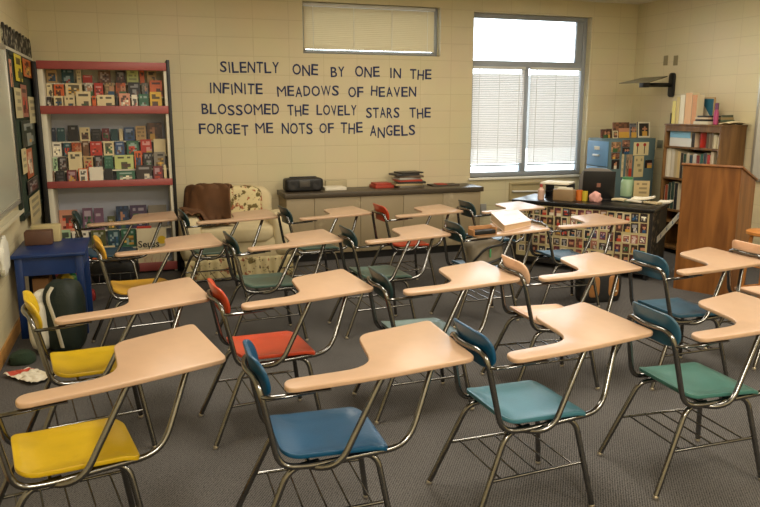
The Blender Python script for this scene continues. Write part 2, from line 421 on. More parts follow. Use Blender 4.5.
proto = make_desk()
G = 'student desks in rows'
DESKS = [   # x, y, degrees, seat, back, label
 (-0.29, 2.83, 11, 'yellow', 'yellow', 'yellow-seated student desk at the bottom left, nearest the camera on the left'),
 (0.67, 2.64, -1, 'blue', 'blue', 'deep blue student desk in the front row, between the nearest yellow one and the centre'),
 (1.59, 2.66, 2, 'teal', 'blue', 'student desk with pale teal seat and blue back, right of centre in the front row'),
 (2.51, 2.62, -2, 'green', 'slate', 'student desk with green seat and blue back at the right end of the front row'),
 (-0.255, 3.84, 9, 'yellow', 'yellow', 'yellow-seated student desk in the second row beside the black and white backpack'),
 (0.645, 3.8, 5, 'red', 'red', 'red student desk in the second row behind the deep blue one'),
 (1.555, 3.79, 0, 'greygreen', 'dark', 'student desk with dark green back in the second row, right of the red one'),
 (2.45, 3.83, -2, 'beige', 'beige', 'student desk with beige plastic seat and back in the middle of the second row'),
 (3.345, 3.7, 0, 'slate', 'slate', 'slate blue student desk in front of the wooden lectern'),
 (-0.01, 5.44, 6, 'gold', 'gold', 'student desk with golden yellow back in the third row near the book rack'),
 (0.90, 5.33, 5, 'dgreen', 'dark', 'green-seated student desk in the third row behind the red one'),
 (1.80, 5.32, 3, 'dgreen', 'dark', 'green-seated student desk in the middle of the third row, before the red far one'),
 (2.70, 5.3, 2.5, 'slate', 'dark', 'student desk with a pink white binder and a pouch lying on its top'),
 (3.60, 5.45, -1, 'slate', 'slate', 'blue-seated student desk before the photo-covered teacher desk, right of the binder'),
 (-0.26, 6.88, 2, 'slate', 'dark', 'student desk with dark green back in the last row before the book rack'),
 (0.65, 6.71, 4, 'dgreen', 'dark', 'green-seated student desk in the last row in front of the slipcovered armchair'),
 (1.562, 6.64, 6, 'dgreen', 'dark', 'dark student desk in the last row between the armchair and the red one'),
 (2.465, 6.5, 4, 'red', 'red', 'red student desk in the last row in front of the low cabinet'),
 (3.37, 6.48, 2, 'slate', 'dark', 'student desk with glaring white top in the last row, nearest the tall window'),
 (4.245, 3.78, 0, 'beige', 'beige', 'beige-backed student desk mostly cut off by the right edge of the picture'),
]
desks = []
for i, (x, y, a, s_, b_, lab) in enumerate(DESKS):
    d = proto if i == 0 else copy_tree(proto)
    d.location = (x, y, 0); d.rotation_euler = (0, 0, math.radians(a)); d['label'] = lab; d['group'] = G
    desks.append((d, s_, b_))
for d, s_, b_ in desks:
    for ch in list(d.children):
        k = ch.name.split('.')[0]
        if k == 'writing_tablet' and d in (desks[1][0], desks[2][0]): ch.scale.x = 1.03      # the two longest tablets
        if k == 'backrest' and d['label'].startswith('blue-seated'):
            bpy.data.objects.remove(ch); continue        # this one shows no back
        if k in ('seat', 'backrest'):
            ch.material_slots[0].link = 'OBJECT'; ch.material_slots[0].material = seat_mat(s_ if k == 'seat' else b_)
TT = .745     # tablet top

# ------------------------------------------------------------------ printed things: books, photographs, papers
def art(rgb, kind, seed, nx=6, ny=8):
    """colours of an nx x ny cover: title bars, a picture block or a figure"""
    rd = random.Random(seed); base = rgb
    def sh(c, k): return tuple(max(0, min(255, v*k)) for v in c)
    dark = sh(base, .3); lite = tuple(min(255, v*.4+150) for v in base)
    con = dark if sum(base) > 330 else lite; con = tuple(.84*v+.16*q for v, q in zip(con, base))
    acc = rd.choice([(178, 60, 40), (40, 78, 110), (60, 96, 60), (206, 160, 70), (90, 60, 50), (216, 205, 180)])
    g = [[base]*nx for _ in range(ny)]
    if kind in ('title', 'fig', 'pic'):
        r0 = rd.choice([1, 1, 2]) if kind != 'fig' else 1
        for r_ in range(r0, r0+rd.choice([1, 2])):
            for c_ in range(1, nx-1): g[r_][c_] = con if rd.random() < .8 else base
    if kind == 'pic':
        for r_ in range(ny//2-1, ny-1):
            for c_ in range(1, nx-1): g[r_][c_] = rd.choice([acc, con, sh(acc, .6), base, sh(acc, 1.2)])
    if kind == 'fig':
        cx = rd.uniform(1.8, nx-2.2); cy = ny*.68
        for r_ in range(ny):
            for c_ in range(nx):
                if ((c_-cx)/1.6)**2+((r_-cy)/(ny*.27))**2 < 1: g[r_][c_] = con if rd.random() < .75 else acc
    if kind == 'photo':
        for r_ in range(ny):
            for c_ in range(nx): g[r_][c_] = sh(base, rd.uniform(.5, 1.0))
        cx = rd.uniform(1.5, nx-2.5)
        for n_ in range(rd.choice([1, 2, 2])):
            cc = cx+n_*2
            for r_ in range(ny):
                for c_ in range(nx):
                    if (c_-cc)**2+((r_-ny*.38)/1.0)**2 < 1.3: g[r_][c_] = (186, 132, 100)
                    elif abs(c_-cc) < 1.3 and r_ > ny*.55: g[r_][c_] = acc
    if kind == 'text':
        for r_ in range(1, ny-1, 2):
            for c_ in range(1, nx-1):
                if rd.random() < .75: g[r_][c_] = tuple(.55*v+.45*w_ for v, w_ in zip(base, con))
    return g
def printed(b, wd, ht, th, rgb, kind, seed, border=None, nx=6, ny=8, page=(214, 200, 168)):
    """box standing on z=0, front face at y=-th facing -y, printed cells on the front"""
    c = lin(rgb); pg = lin(page)
    x0, x1 = -wd/2, wd/2
    V = [(x0, -th, 0), (x1, -th, 0), (x1, 0, 0), (x0, 0, 0), (x0, -th, ht), (x1, -th, ht), (x1, 0, ht), (x0, 0, ht)]
    b.add(V, [(3, 2, 6, 7)], None, c); b.add(V, [(0, 3, 7, 4)], None, c)
    b.add(V, [(1, 5, 6, 2), (4, 7, 6, 5), (0, 1, 2, 3)], None, pg)
    g = art(rgb, kind, seed, nx, ny)
    mx = 0
    if border: mx = min(wd, ht)*.1
    xs = [x0]+([x0+mx] if border else [])+[x0+mx+(wd-2*mx)*i/nx for i in range(1, nx)]+([x1-mx] if border else [])+[x1]
    zs = [ht]+([ht-mx] if border else [])+[ht-mx-(ht-2*mx)*i/ny for i in range(1, ny)]+([mx] if border else [])+[0]
    k = len(b.v); b.v += [(x, -th, z) for z in zs for x in xs]; W = len(xs)
    for i in range(len(zs)-1):
        for j in range(W-1):
            if border:
                cc = border if (i == 0 or j == 0 or i == len(zs)-2 or j == W-2) else g[i-1][j-1]
            else: cc = g[i][j]
            b.f.append((k+i*W+j, k+(i+1)*W+j, k+(i+1)*W+j+1, k+i*W+j+1)); b.c.append(lin(cc))
    return b
def ordn(i): return ['first', 'second', 'third', 'fourth', 'fifth', 'sixth', 'seventh', 'eighth', 'ninth', 'tenth', 'eleventh', 'twelfth', 'thirteenth', 'fourteenth', 'fifteenth', 'sixteenth', 'seventeenth', 'eighteenth'][i]

# ------------------------------------------------------------------ book display rack in the left corner
PINK = mat('pink_enamel', (164, 82, 78), .4, noise_amt=.05)
RACKW = mat('rack_cream', (232, 226, 204), .5, noise_amt=.05)
RACKB = mat('rack_grey_blue', (186, 190, 204), .5, noise_amt=.05, noise_scale=3)
BLACK = mat('black_paint', (22, 21, 20), .45)
RX0, RX1, RYF, RYB = -.885, .338, 7.93, 8.37
rack = thing('display_rack', 'tall cream display rack with pink bars, full of face-out paperbacks, in the left corner', 'rack', ((RX0+RX1)/2, (RYF+RYB)/2, 0))
RL = (-(RX0+RX1)/2, -(RYF+RYB)/2, 0)
for xa, xb in ((RX0, RX0+.05), (RX1-.03, RX1-.0)):
    MB().box(xa, xb, RYF+.02, RYB, 0, 2.2).build('side_panel', RACKW, rack, bevel=.004, loc=RL)
MB().box(RX0-.045, RX0-.002, RYF, RYB, 0, 2.19).build('side_trim', BLACK, rack, bevel=.004, loc=RL)
MB().box(RX1+.002, RX1+.035, RYF, RYB, 0, 2.23).build('side_trim', BLACK, rack, bevel=.004, loc=RL)
for nm, za, zb in (('header_bar', 2.12, 2.2), ('shelf_lip', 1.685, 1.765), ('shelf_lip', .94, 1.01), ('shelf_lip', 0.02, .11)):
    MB().box(RX0, RX1, RYF, RYF+.03, za, zb).build(nm, PINK, rack, bevel=.006, loc=RL)
for z in (1.69, .945, .025, 2.165):
    MB().box(RX0+.05, RX1-.03, RYF+.03, RYB, z, z+.02).build('shelf', RACKW, rack, smooth=False, loc=RL)
for za, zb, m in ((1.71, 2.165, RACKW), (.965, 1.69, RACKB), (.045, .945, RACKB)):
    MB().box(RX0+.05, RX1-.03, RYB-.02, RYB, za, zb).build('back_panel', m, rack, smooth=False, loc=RL)
C_ = dict(cream=(226, 208, 162), white=(232, 224, 204), orange=(214, 100, 44), red=(186, 52, 38), brown=(112, 74, 46), tan=(190, 156, 106), dark=(46, 36, 32),
          black=(30, 28, 28), teal=(28, 70, 76), green=(46, 98, 72), yellow=(220, 176, 56), navy=(34, 44, 66), grey=(140, 132, 118), pgreen=(196, 204, 128),
          maroon=(110, 40, 48), mauve=(120, 84, 110), olive=(84, 86, 44), blue=(50, 78, 120), mint=(168, 196, 158), purple=(70, 52, 84), pink=(214, 150, 122))
TIERS = [   # section words, tier words, photo y of the ledge, depth plane, section floor for lowest, list of (x0, y0, x1, colour, kind, words)
 ('top section', 'back tier', 83.5, 8.20, [(46, 70, 58, 'tan', 'pic', 'faded tan'), (62, 69, 75, 'teal', 'fig', 'dark teal'), (77, 70, 82, 'cream', 'text', 'narrow cream'), (83, 75.5, 93, 'red', 'title', 'small red'),
   (98.5, 71, 111.5, 'brown', 'pic', 'brown'), (116, 71, 126, 'dark', 'pic', 'dark'), (127, 69.5, 139, 'pgreen', 'text', 'pale green'), (140, 71, 145, 'orange', 'title', 'narrow orange'), (147, 70, 157, 'tan', 'fig', 'tan')]),
 ('top section', 'middle tier', 96.5, 8.12, [(43, 84, 53.5, 'cream', 'fig', 'cream'), (54.5, 84.5, 65, 'orange', 'fig', 'orange'), (66, 83.5, 83, 'cream', 'pic', 'wide cream'), (85, 83, 93.5, 'white', 'photo', 'black and white'),
   (94.5, 83, 104, 'red', 'pic', 'red'), (105, 83, 115, 'tan', 'photo', 'tan'), (116, 83, 126.5, 'orange', 'photo', 'orange brown'), (128.5, 82.5, 141, 'black', 'fig', 'black'), (142, 83, 149, 'grey', 'photo', 'grey'), (150, 80.5, 163, 'orange', 'fig', 'bright orange')]),
 ('top section', 'front tier', 109.3, 8.03, [(44.5, 97, 53, 'dark', 'pic', 'dark brown'), (54.5, 96, 64.3, 'cream', 'pic', 'cream and green'), (65, 96, 76, 'cream', 'fig', 'cream and orange'), (76.7, 91.5, 92, 'cream', 'fig', 'tall cream'), (92.6, 96, 97, 'orange', 'title', 'narrow orange'),
   (97.4, 95, 115.5, 'cream', 'fig', 'wide cream'), (116, 93.5, 119, 'black', 'plain', 'black'), (119.6, 93.5, 131, 'pink', 'pic', 'dull pink'), (132, 95, 138.3, 'white', 'pic', 'white'), (139, 94, 149.5, 'green', 'fig', 'green'), (150.3, 92, 162.5, 'yellow', 'fig', 'yellow')]),
 ('middle section', 'topmost tier', 141, 8.24, [(46.5, 128, 57, 'navy', 'title', 'navy'), (57.6, 128, 66, 'teal', 'title', 'dark teal'), (68.5, 125.5, 79.5, 'black', 'title', 'black'), (80, 127.5, 91, 'cream', 'pic', 'cream'), (91.6, 129, 101.7, 'black', 'text', 'black lettered'),
   (102.3, 128.5, 110.2, 'maroon', 'pic', 'dark red'), (111, 129, 118.8, 'teal', 'plain', 'teal'), (119.5, 129, 123.5, 'cream', 'plain', 'thin cream'), (124.3, 127.5, 135.4, 'blue', 'pic', 'blue'), (136, 126, 146.8, 'tan', 'text', 'greyish tan'), (147.6, 123, 163, 'brown', 'photo', 'big brown')]),
 ('middle section', 'second tier', 155.5, 8.17, [(47, 142.5, 62.5, 'white', 'pic', 'white and red'), (64, 143, 71.5, 'teal', 'pic', 'teal'), (72.2, 142.5, 82.5, 'orange', 'photo', 'orange and teal'), (83, 141, 89.8, 'brown', 'title', 'brown'), (90.5, 141.5, 103, 'red', 'pic', 'reddish'),
   (103.8, 141.5, 114.8, 'cream', 'pic', 'cream and yellow'), (115.5, 141.5, 125, 'blue', 'pic', 'blue and yellow'), (127, 141, 139.5, 'green', 'pic', 'green and maroon'), (141, 139.5, 152.5, 'red', 'fig', 'red'), (154, 139, 166.5, 'cream', 'plain', 'plain cream')]),
 ('middle section', 'third tier', 169.5, 8.10, [(46, 157.5, 58.5, 'mint', 'pic', 'pale green'), (59.2, 157, 68, 'dark', 'pic', 'black and brown'), (69, 152, 83.3, 'cream', 'title', 'tall cream and red'), (84, 156, 94, 'tan', 'pic', 'tan'), (95, 155.5, 104, 'black', 'pic', 'black and red'),
   (104.7, 155.5, 114, 'green', 'text', 'green'), (115, 155, 134.4, 'pgreen', 'fig', 'wide yellow-green'), (135, 151, 143, 'orange', 'pic', 'orange brown'), (143.6, 152.5, 153.5, 'black', 'fig', 'black and white'), (154.2, 152, 166, 'grey', 'pic', 'grey blue')]),
 ('middle section', 'front tier', 184, 8.02, [(46, 171, 55.5, 'brown', 'fig', 'orange brown'), (56.5, 171, 66, 'black', 'text', 'black framed'), (67.5, 170, 78, 'maroon', 'pic', 'maroon'), (79, 168.5, 89.4, 'white', 'fig', 'white with orange edge'), (90, 167, 104.3, 'white', 'plain', 'white'), (105, 168.5, 113.5, 'black', 'plain', 'plain black'),
   (117, 171, 136, 'green', 'pic', 'wide green and black'), (136.7, 165, 153, 'dark', 'fig', 'black-edged brown'), (153.7, 166, 163.8, 'maroon', 'pic', 'maroon and blue'), (164.3, 165, 167.5, 'cream', 'plain', 'thin cream')]),
 ('bottom section', 'back tier', 229, 8.22, [(57, 210, 79, 'pink', 'pic', 'wide beige and maroon'), (83.5, 208, 94, 'mauve', 'pic', 'mauve'), (95, 208, 105, 'mauve', 'title', 'second mauve'), (108, 216, 116, 'olive', 'pic', 'olive'), (117, 206, 130.3, 'blue', 'photo', 'blue'), (131, 205, 148, 'purple', 'pic', 'dark purple'), (149, 205, 168, 'grey', 'plain', 'plain grey')]),
 ('bottom section', 'middle tier', 248, 8.12, [(58, 230, 72, 'mint', 'pic', 'mint'), (73, 231, 90, 'white', 'fig', 'white'), (92, 230, 107, 'olive', 'title', 'dark green'), (108.5, 230, 121, 'teal', 'pic', 'teal blue'), (122, 229, 137, 'green', 'pic', 'yellow-green'), (138, 226, 153, 'red', 'pic', 'red')]),
 ('bottom section', 'front tier', 268, 8.02, [(84, 249, 98, 'orange', 'pic', 'orange and white'), (100, 246, 117, 'cream', 'fig', 'cream'), (119, 250, 133, 'dark', 'pic', 'dark'), (134, 254, 137.5, 'white', 'pic', 'narrow white')]),
]
seed = 0
for sec, tier, yl, yp, books in TIERS:
    zb = at((books[0][0]+books[-1][2])/2, yl, y=yp).z
    floor_z = {'top section': 1.711, 'middle section': .966, 'bottom section': .046}[sec]
    front = tier == 'front tier'
    zl = floor_z if front else zb
    if not front:
        MB().box(RX0+.05, RX1-.03, yp-.04, RYB-.02, zl-.014, zl-.001).build('ledge', RACKW, rack, smooth=False, loc=RL)
    if tier != 'front tier' or True:
        pass
    for i, (xa, ya, xb, col, kind, wd_) in enumerate(books):
        seed += 1
        pa = at(xa, yl, y=yp); pb = at(xb, yl, y=yp); pa.x = max(pa.x, RX0+.054); pb.x = min(pb.x, RX1-.033); pt_ = at((xa+xb)/2, ya, y=yp)
        w_ = pb.x-pa.x-.006; h_ = min(pt_.z, {'top section': 2.155, 'middle section': 1.68, 'bottom section': .93}[sec])-zl
        rd = random.Random(seed*13)
        b = MB(); printed(b, w_, h_, rd.uniform(.012, .022), C_[col], kind, seed, border=(C_['orange'] if 'edge' in wd_ and col == 'white' else None))
        o = b.build('paperback', print_mat(), None, smooth=False, fixn=False)
        o.location = ((pa.x+pb.x)/2, yp-.004, zl+.0005)
        o.rotation_euler = (math.radians(-5), 0, 0)
        tag(o, f'{wd_} paperback, {ordn(i)} from left, {tier}, {sec} of rack', 'book', 'paperbacks facing out on the display rack')
# the cream picture book with a yellow sun and lettering at the bottom right
def text_mesh(body, size, ext=.0008, off=0, align='CENTER'):
    cu = bpy.data.curves.new('txt', 'FONT'); cu.body = body; cu.size = size; cu.extrude = ext; cu.offset = off
    cu.align_x = align; cu.resolution_u = 3
    o = bpy.data.objects.new('txt', cu); COL.objects.link(o); bpy.context.view_layer.update()
    me = bpy.data.meshes.new_from_object(o.evaluated_get(bpy.context.evaluated_depsgraph_get()))
    bpy.data.objects.remove(o); bpy.data.curves.remove(cu)
    return me
pa = at(139, 268, y=8.02); pb = at(168.5, 268, y=8.02); zt = at(158, 228, y=8.02).z
t = thing('picture_book', 'large cream picture book with a yellow sun, leaning at the lower right of the rack', 'book', ((pa.x+pb.x)/2, 8.015, .0465))
t.rotation_euler = (math.radians(-5), 0, 0)
W_, H_ = pb.x-pa.x, zt-.0465
b = MB(); printed(b, W_, H_, .02, (226, 212, 176), 'plain', 1); b.build('cover', print_mat(), t, smooth=False, fixn=False)
MB().lathe([(.045, 0), (.045, .001)], 24, Matrix.Translation((W_*.33, -.0205, H_*.69)) @ Matrix.Rotation(PI/2, 4, 'X')).build('yellow_sun', mat('sun_yellow', (236, 196, 36), .5), t)
me = text_mesh('Seuss', .10, .0005, .002); me.materials.append(mat('print_black', (28, 26, 26), .5))
o = bpy.data.objects.new('title_lettering', me); COL.objects.link(o); o.parent = t; o.location = (-W_*.12, -.0212, H_*.52); o.rotation_euler = (PI/2, 0, 0)
b = MB()
for k in range(7):
    rd = random.Random(k); x = -W_*.35+k*W_*.11
    b.tube([(x, -.0207, .03), (x+rd.uniform(-.02, .03), -.0207, .06+rd.uniform(0, .04)), (x+rd.uniform(-.01, .03), -.0207, .1+rd.uniform(0, .05))], .0035, 5, flat=.3)
b.build('red_drawing', mat('print_red', (180, 60, 40), .5), t)

# ------------------------------------------------------------------ letters glued to the back wall
NAVY = mat('navy_paper', (30, 42, 84), .7)
LINES = [('top line', [('SILENTLY', 219.8, 278.8, 61.3, 72.3, 62.5, 73.5), ('ONE', 292.3, 318, 64, 75, 64, 75), ('BY', 330.6, 344.4, 66.8, 77, 66.3, 76.5), ('ONE', 355, 379.6, 65.7, 76.7, 66.3, 76.5), ('IN', 389.6, 401, 67.7, 78, 69, 79), ('THE', 410, 431.5, 69, 79, 69, 79)]),
 ('second line', [('INFINITE', 209.1, 262.4, 82.6, 93.4, 83.6, 94.4), ('MEADOWS', 277, 338.8, 86.2, 96.5, 85.2, 95.6), ('OF', 348.2, 363.3, 87, 97.5, 87, 97.5), ('HEAVEN', 371, 416.2, 86.6, 96.6, 87, 97)]),
 ('third line', [('BLOSSOMED', 201.3, 278.8, 103.5, 114, 104, 114.8), ('THE', 287.3, 308.6, 104.8, 115.5, 104.6, 115), ('LOVELY', 316.4, 356.5, 105, 115.3, 105.3, 115.5), ('STARS', 366, 399.5, 107.2, 117.7, 107.5, 118), ('THE', 409.5, 430.8, 107.5, 117.6, 107.5, 117.6)]),
 ('bottom line', [('FORGET', 198.5, 248.2, 123.4, 134, 124, 134.7), ('ME', 255.3, 273, 122.8, 133.4, 123, 133.3), ('NOTS', 281.6, 312.5, 123, 134, 123.3, 134.2), ('OF', 319.3, 333.8, 122.8, 132.8, 122.8, 132.8), ('THE', 340.6, 362.6, 122.2, 133, 122.4, 132.8), ('ANGELS', 370, 415.2, 125.6, 136.5, 125, 135.3)])]
WID = dict(I=.35, M=1.15, W=1.25, O=1.08, N=1.0)
JIT = {('ANGELS', 1): .022, ('ANGELS', 0): -.004, ('INFINITE', 3): .012, ('THE', 1): .012, ('ONE', 1): .012, ('INFINITE', 4): -.008, ('MEADOWS', 2): .01, ('HEAVEN', 0): -.01, ('BLOSSOMED', 3): .014, ('BLOSSOMED', 4): .012, ('FORGET', 2): -.004, ('FORGET', 5): .012}
GL = {}
for lname, words in LINES:
    seen = {}
    for wi, (wd_, xa, xb, ya0, ya1, yb0, yb1) in enumerate(words):
        tot = sum(WID.get(c, .88) for c in wd_)+.16*(len(wd_)-1); acc = 0
        dup_w = [q[0] for q in words].count(wd_) > 1
        seen[wd_] = seen.get(wd_, 0)+1
        for k, c in enumerate(wd_):
            lw = WID.get(c, .88); f0 = acc/tot; f1 = (acc+lw)/tot; acc += lw+.16
            fm = (f0+f1)/2; xm = xa+(xb-xa)*fm
            yt = ya0+(yb0-ya0)*fm; yb_ = ya1+(yb1-ya1)*fm
            top_, bot_ = at(xm, yt, y=YB), at(xm, yb_, y=YB)
            wx = at(xa+(xb-xa)*f1, yt, y=YB).x-at(xa+(xb-xa)*f0, yt, y=YB).x
            if c == 'I': wx *= .5
            if c not in GL:
                me = text_mesh(c, 1.0, .012, 0 if c in 'MW' else .012); vs_ = [v.co for v in me.vertices]
                mnx, mxx = min(v.x for v in vs_), max(v.x for v in vs_); mny, mxy = min(v.y for v in vs_), max(v.y for v in vs_)
                GL[c] = (me, mnx, mxx, mny, mxy)
            me0, mnx, mxx, mny, mxy = GL[c]
            me = me0.copy(); h_ = top_.z-bot_.z
            for v in me.vertices:
                v.co = ((v.co.x-(mnx+mxx)/2)/(mxx-mnx)*wx, (v.co.y-(mny+mxy)/2)/(mxy-mny)*h_, v.co.z*.1)
            me.materials.append(NAVY)
            o = bpy.data.objects.new('paper_letter', me); COL.objects.link(o)
            rd = random.Random(wi*31+k*7+len(lname))
            o.location = (top_.x, YB-.0022, (top_.z+bot_.z)/2 - JIT.get((wd_, k), rd.uniform(-.004, .004)))
            o.rotation_euler = (PI/2, math.radians(rd.uniform(-3.5, 3.5)), 0)
            if len(wd_) == 2 or not dup_w: which = wd_
            else: which = f'the {ordn(seen[wd_]-1)} {wd_}'
            tag(o, f'navy paper {c}, {ordn(k)} letter of {which} on the {lname}', 'letter', 'letters of the wall quotation')

# ------------------------------------------------------------------ more helpers for placing
def ppm(p): return FPX/((Vector(p)-CAM).dot(_f))          # photo pixels per metre at a place
def proj(p):
    v = Vector(p)-CAM; zz = v.dot(_f); return (380+FPX*v.dot(_r)/zz, 253.5-FPX*v.dot(_u)/zz)
def on_plane(px, py, p0, n):
    d = _f + _r*((px-380)/FPX) - _u*((py-253.5)/FPX); n = Vector(n)
    return CAM + d*((Vector(p0)-CAM).dot(n)/d.dot(n))
def sheet(name, wd, ht, th, rgb, kind, seed, loc, rotz, label, cat, group=None, roll=0, tilt=0, border=None, nx=6, ny=8):
    b = MB(); printed(b, wd, ht, th, rgb, kind, seed, border, nx, ny)
    o = b.build(name, print_mat(), None, smooth=False, fixn=False); o.location = loc; o.rotation_euler = (tilt, roll, rotz)
    return tag(o, label, cat, group)
def solid(name, b, m, label, cat, loc=(0, 0, 0), rotz=0, group=None, **kw):
    return tag(b.build(name, m, None, loc=loc, rotz=rotz, **kw), label, cat, group)

# ------------------------------------------------------------------ left wall: marker board, pin board, outlet
BOARDW = mat('marker_board', (196, 198, 176), .25); ALU = mat('aluminium_trim', (186, 184, 172), .35, .6)
t = thing('marker_board', 'pale marker board on the left wall with a metal tray along its foot', 'board', (XL, 5, 1.6))
MB().box(0, .02, -2.2, 1.6, -.62, .62).build('board_face', BOARDW, t, bevel=.003)
b = MB()
for ya, yb, za, zb in ((-2.22, 1.62, .6, .64), (-2.22, 1.62, -.64, -.6), (-2.24, -2.2, -.64, .64), (1.6, 1.64, -.64, .64)): b.box(0, .028, ya, yb, za, zb)
b.build('frame', ALU, t, bevel=.003)
MB().prism([(0, 0), (.085, 0), (.085, .03), (.075, .012), (.01, .012), (0, .035)], -2.2, 1.36, Matrix.Translation((0.0, 0, -.68)) @ Matrix.Rotation(PI/2, 4, 'X') @ Matrix.Scale(-1, 4, (0, 0, 1))).build('tray', mat('tray_cream', (206, 198, 168), .4), t, smooth=False)
t = thing('pin_board', 'dark green pin board on the left wall, hung with covers and papers', 'board', (XL, 7.48, 1.55))
MB().box(0, .025, -.78, .86, -.72, .64).build('board_face', mat('board_green', (40, 58, 44), .8), t, bevel=.003)
b = MB()
for ya, yb, za, zb in ((-.8, .88, .62, .66), (-.8, .88, -.75, -.71), (-.82, -.76, -.75, .66), (.84, .9, -.75, .66)): b.box(0, .035, ya, yb, za, zb)
b.build('frame', mat('board_frame', (34, 46, 38), .5), t, bevel=.003)
# scalloped border strip above
def flecks(name, c0, c1, scale, lo, hi, rough=.7):
    m = bpy.data.materials.new(name); m.use_nodes = True; nt = m.node_tree; b_ = nt.nodes['Principled BSDF']
    tc = nt.nodes.new('ShaderNodeTexCoord'); n = nt.nodes.new('ShaderNodeTexNoise'); n.inputs['Scale'].default_value = scale; n.inputs['Detail'].default_value = 4
    r = nt.nodes.new('ShaderNodeValToRGB'); r.color_ramp.elements[0].position = lo; r.color_ramp.elements[1].position = hi
    r.color_ramp.elements[0].color = lin(c0); r.color_ramp.elements[1].color = lin(c1)
    nt.links.new(tc.outputs['Object'], n.inputs['Vector']); nt.links.new(n.outputs['Fac'], r.inputs[0]); nt.links.new(r.outputs[0], b_.inputs['Base Color'])
    b_.inputs['Roughness'].default_value = rough; return m
t = thing('border_strip', 'black and white scalloped border strip above the pin board on the left wall', 'border', (XL, 7.5, 2.235))
poly = [(-.84, 0), (.88, 0)]
n = 9
for i in range(n*8, -1, -1):
    f = i/(n*8); poly.append((-.84+1.72*f, .15+.045*abs(math.sin(f*n*PI))))
MB().prism(poly, 0, .012, Matrix(((0, 0, 1, 0), (1, 0, 0, 0), (0, 1, 0, 0), (0, 0, 0, 1)))).build('scalloped_band', flecks('black_leaf_print', (18, 18, 16), (176, 172, 150), 16, .52, .66), t, smooth=False)
MB().box(0, .016, -.84, .88, -.018, .008).build('white_edging', mat('edging_white', (214, 210, 190), .6), t, smooth=False)
PINS = [('yellow', (224, 206, 60), 'fig', 14, 20.5, 53, 79, 'yellow magazine cover, upper middle of the pin board'), ('orange', (206, 110, 50), 'pic', 22, 30, 60, 77, 'blue and orange magazine cover, top far end of the pin board'),
        ('pink', (214, 150, 120), 'fig', 1, 11, 58, 86, 'pink and white sheet hanging nearest on the pin board, at its top'), ('cream', (206, 196, 150), 'text', 14, 20.5, 88, 118, 'long cream sheet pinned below the yellow cover'),
        ('rose', (168, 110, 90), 'pic', 21, 26.5, 85, 117, 'rose and green sheet pinned beside the long cream one'), ('pale', (216, 206, 160), 'text', 28, 35, 97, 123, 'pale cream strip pinned at the far edge, upper half of the pin board'),
        ('leaf', (34, 50, 34), 'fig', 21, 34, 120, 146, 'dark leafy picture pinned in the middle of the pin board'), ('bone', (212, 200, 152), 'text', 21, 25.5, 148, 174, 'bone-coloured sheet pinned below the dark leafy picture'),
        ('rust', (186, 92, 40), 'pic', 26, 32, 148, 178, 'rust orange cover pinned below the dark leafy picture'), ('night', (40, 36, 34), 'pic', 26.5, 37, 178, 192, 'dark picture pinned low on the pin board under the rust cover'),
        ('manila', (208, 192, 140), 'text', 29.5, 40, 193, 222, 'manila sheets hanging lowest on the pin board beside the rack')]
for i, (nm, c, kd, xa, xb, ya, yb, lab) in enumerate(PINS):
    xp = XL+.031
    p0 = at((xa+xb)/2, (ya+yb)/2, x=xp); y0 = at(xa, (ya+yb)/2, x=xp).y; y1 = at(xb, (ya+yb)/2, x=xp).y
    y0 = max(y0, 6.66); y1 = min(y1, 8.33)
    h_ = abs(at((xa+xb)/2, ya, x=xp).z-at((xa+xb)/2, yb, x=xp).z)
    sheet('pinned_sheet', max(.06, y1-y0), min(h_, .42), .004, c, kd, 400+i, (XL+.036+.004*(i % 2), (y0+y1)/2, min(p0.z-min(h_, .42)/2, 2.2-min(h_, .42))), PI/2, lab, 'sheet', 'sheets on the pin board')
p = at(16.5, 273, x=XL)
t = thing('wall_outlet', 'power outlet low on the left wall with two dark plugs, beside the blue table', 'outlet', p)
MB().box(0, .006, -.055, .055, -.07, .07).build('cover_plate', mat('outlet_plate', (200, 190, 150), .4), t, bevel=.003)
for dz in (.035, -.03): MB().box(.006, .05, -.02, .02, dz-.018, dz+.018).build('plug', BLACK, t, bevel=.006)
p = at(3, 256, x=XL+.03)
solid('plastic_bag', MB().blob((0, 0, 0), (.028, .13, .13), .7, amp=.25, freq=2.5, seed=4), mat('bag_white', (224, 222, 206), .4, bump=.6, bump_scale=30),
      'white plastic bag hanging against the left wall below the marker board', 'bag', loc=(XL+.034, p.y, p.z))

# ------------------------------------------------------------------ blue table, boxes, bags by the left wall
BLUE = mat('blue_paint', (14, 46, 98), .4, noise_amt=.15, noise_scale=5)
bx0, bx1, by0, by1, bz = -.93, -.45, 5.86, 6.52, .655
t = thing('side_table', 'small blue painted wooden table against the left wall by the rack', 'table', ((bx0+bx1)/2, (by0+by1)/2, 0)); L = (-(bx0+bx1)/2, -(by0+by1)/2, 0)
MB().box(bx0-.02, bx1+.02, by0-.02, by1+.02, bz-.025, bz).build('table_top', BLUE, t, bevel=.005, loc=L)
b = MB(); b.box(bx0+.01, bx1-.01, by0+.008, by0+.028, bz-.165, bz-.025); b.box(bx0+.01, bx1-.01, by1-.028, by1-.008, bz-.165, bz-.025)
b.box(bx0+.008, bx0+.028, by0+.028, by1-.028, bz-.165, bz-.025); b.box(bx1-.028, bx1-.008, by0+.028, by1-.028, bz-.165, bz-.025); b.build('apron', BLUE, t, smooth=False, loc=L)
for xa in (bx0, bx1-.055):
    for ya in (by0, by1-.055): MB().box(xa, xa+.055, ya, ya+.055, 0, bz-.025).build('leg', BLUE, t, bevel=.004, loc=L)
BOXB = mat('brown_box', (92, 62, 44), .6, noise_amt=.1); BOXC = mat('cream_box', (186, 170, 122), .6, noise_amt=.08)
pf = at(28, 242, z=bz); s1 = ppm(pf)
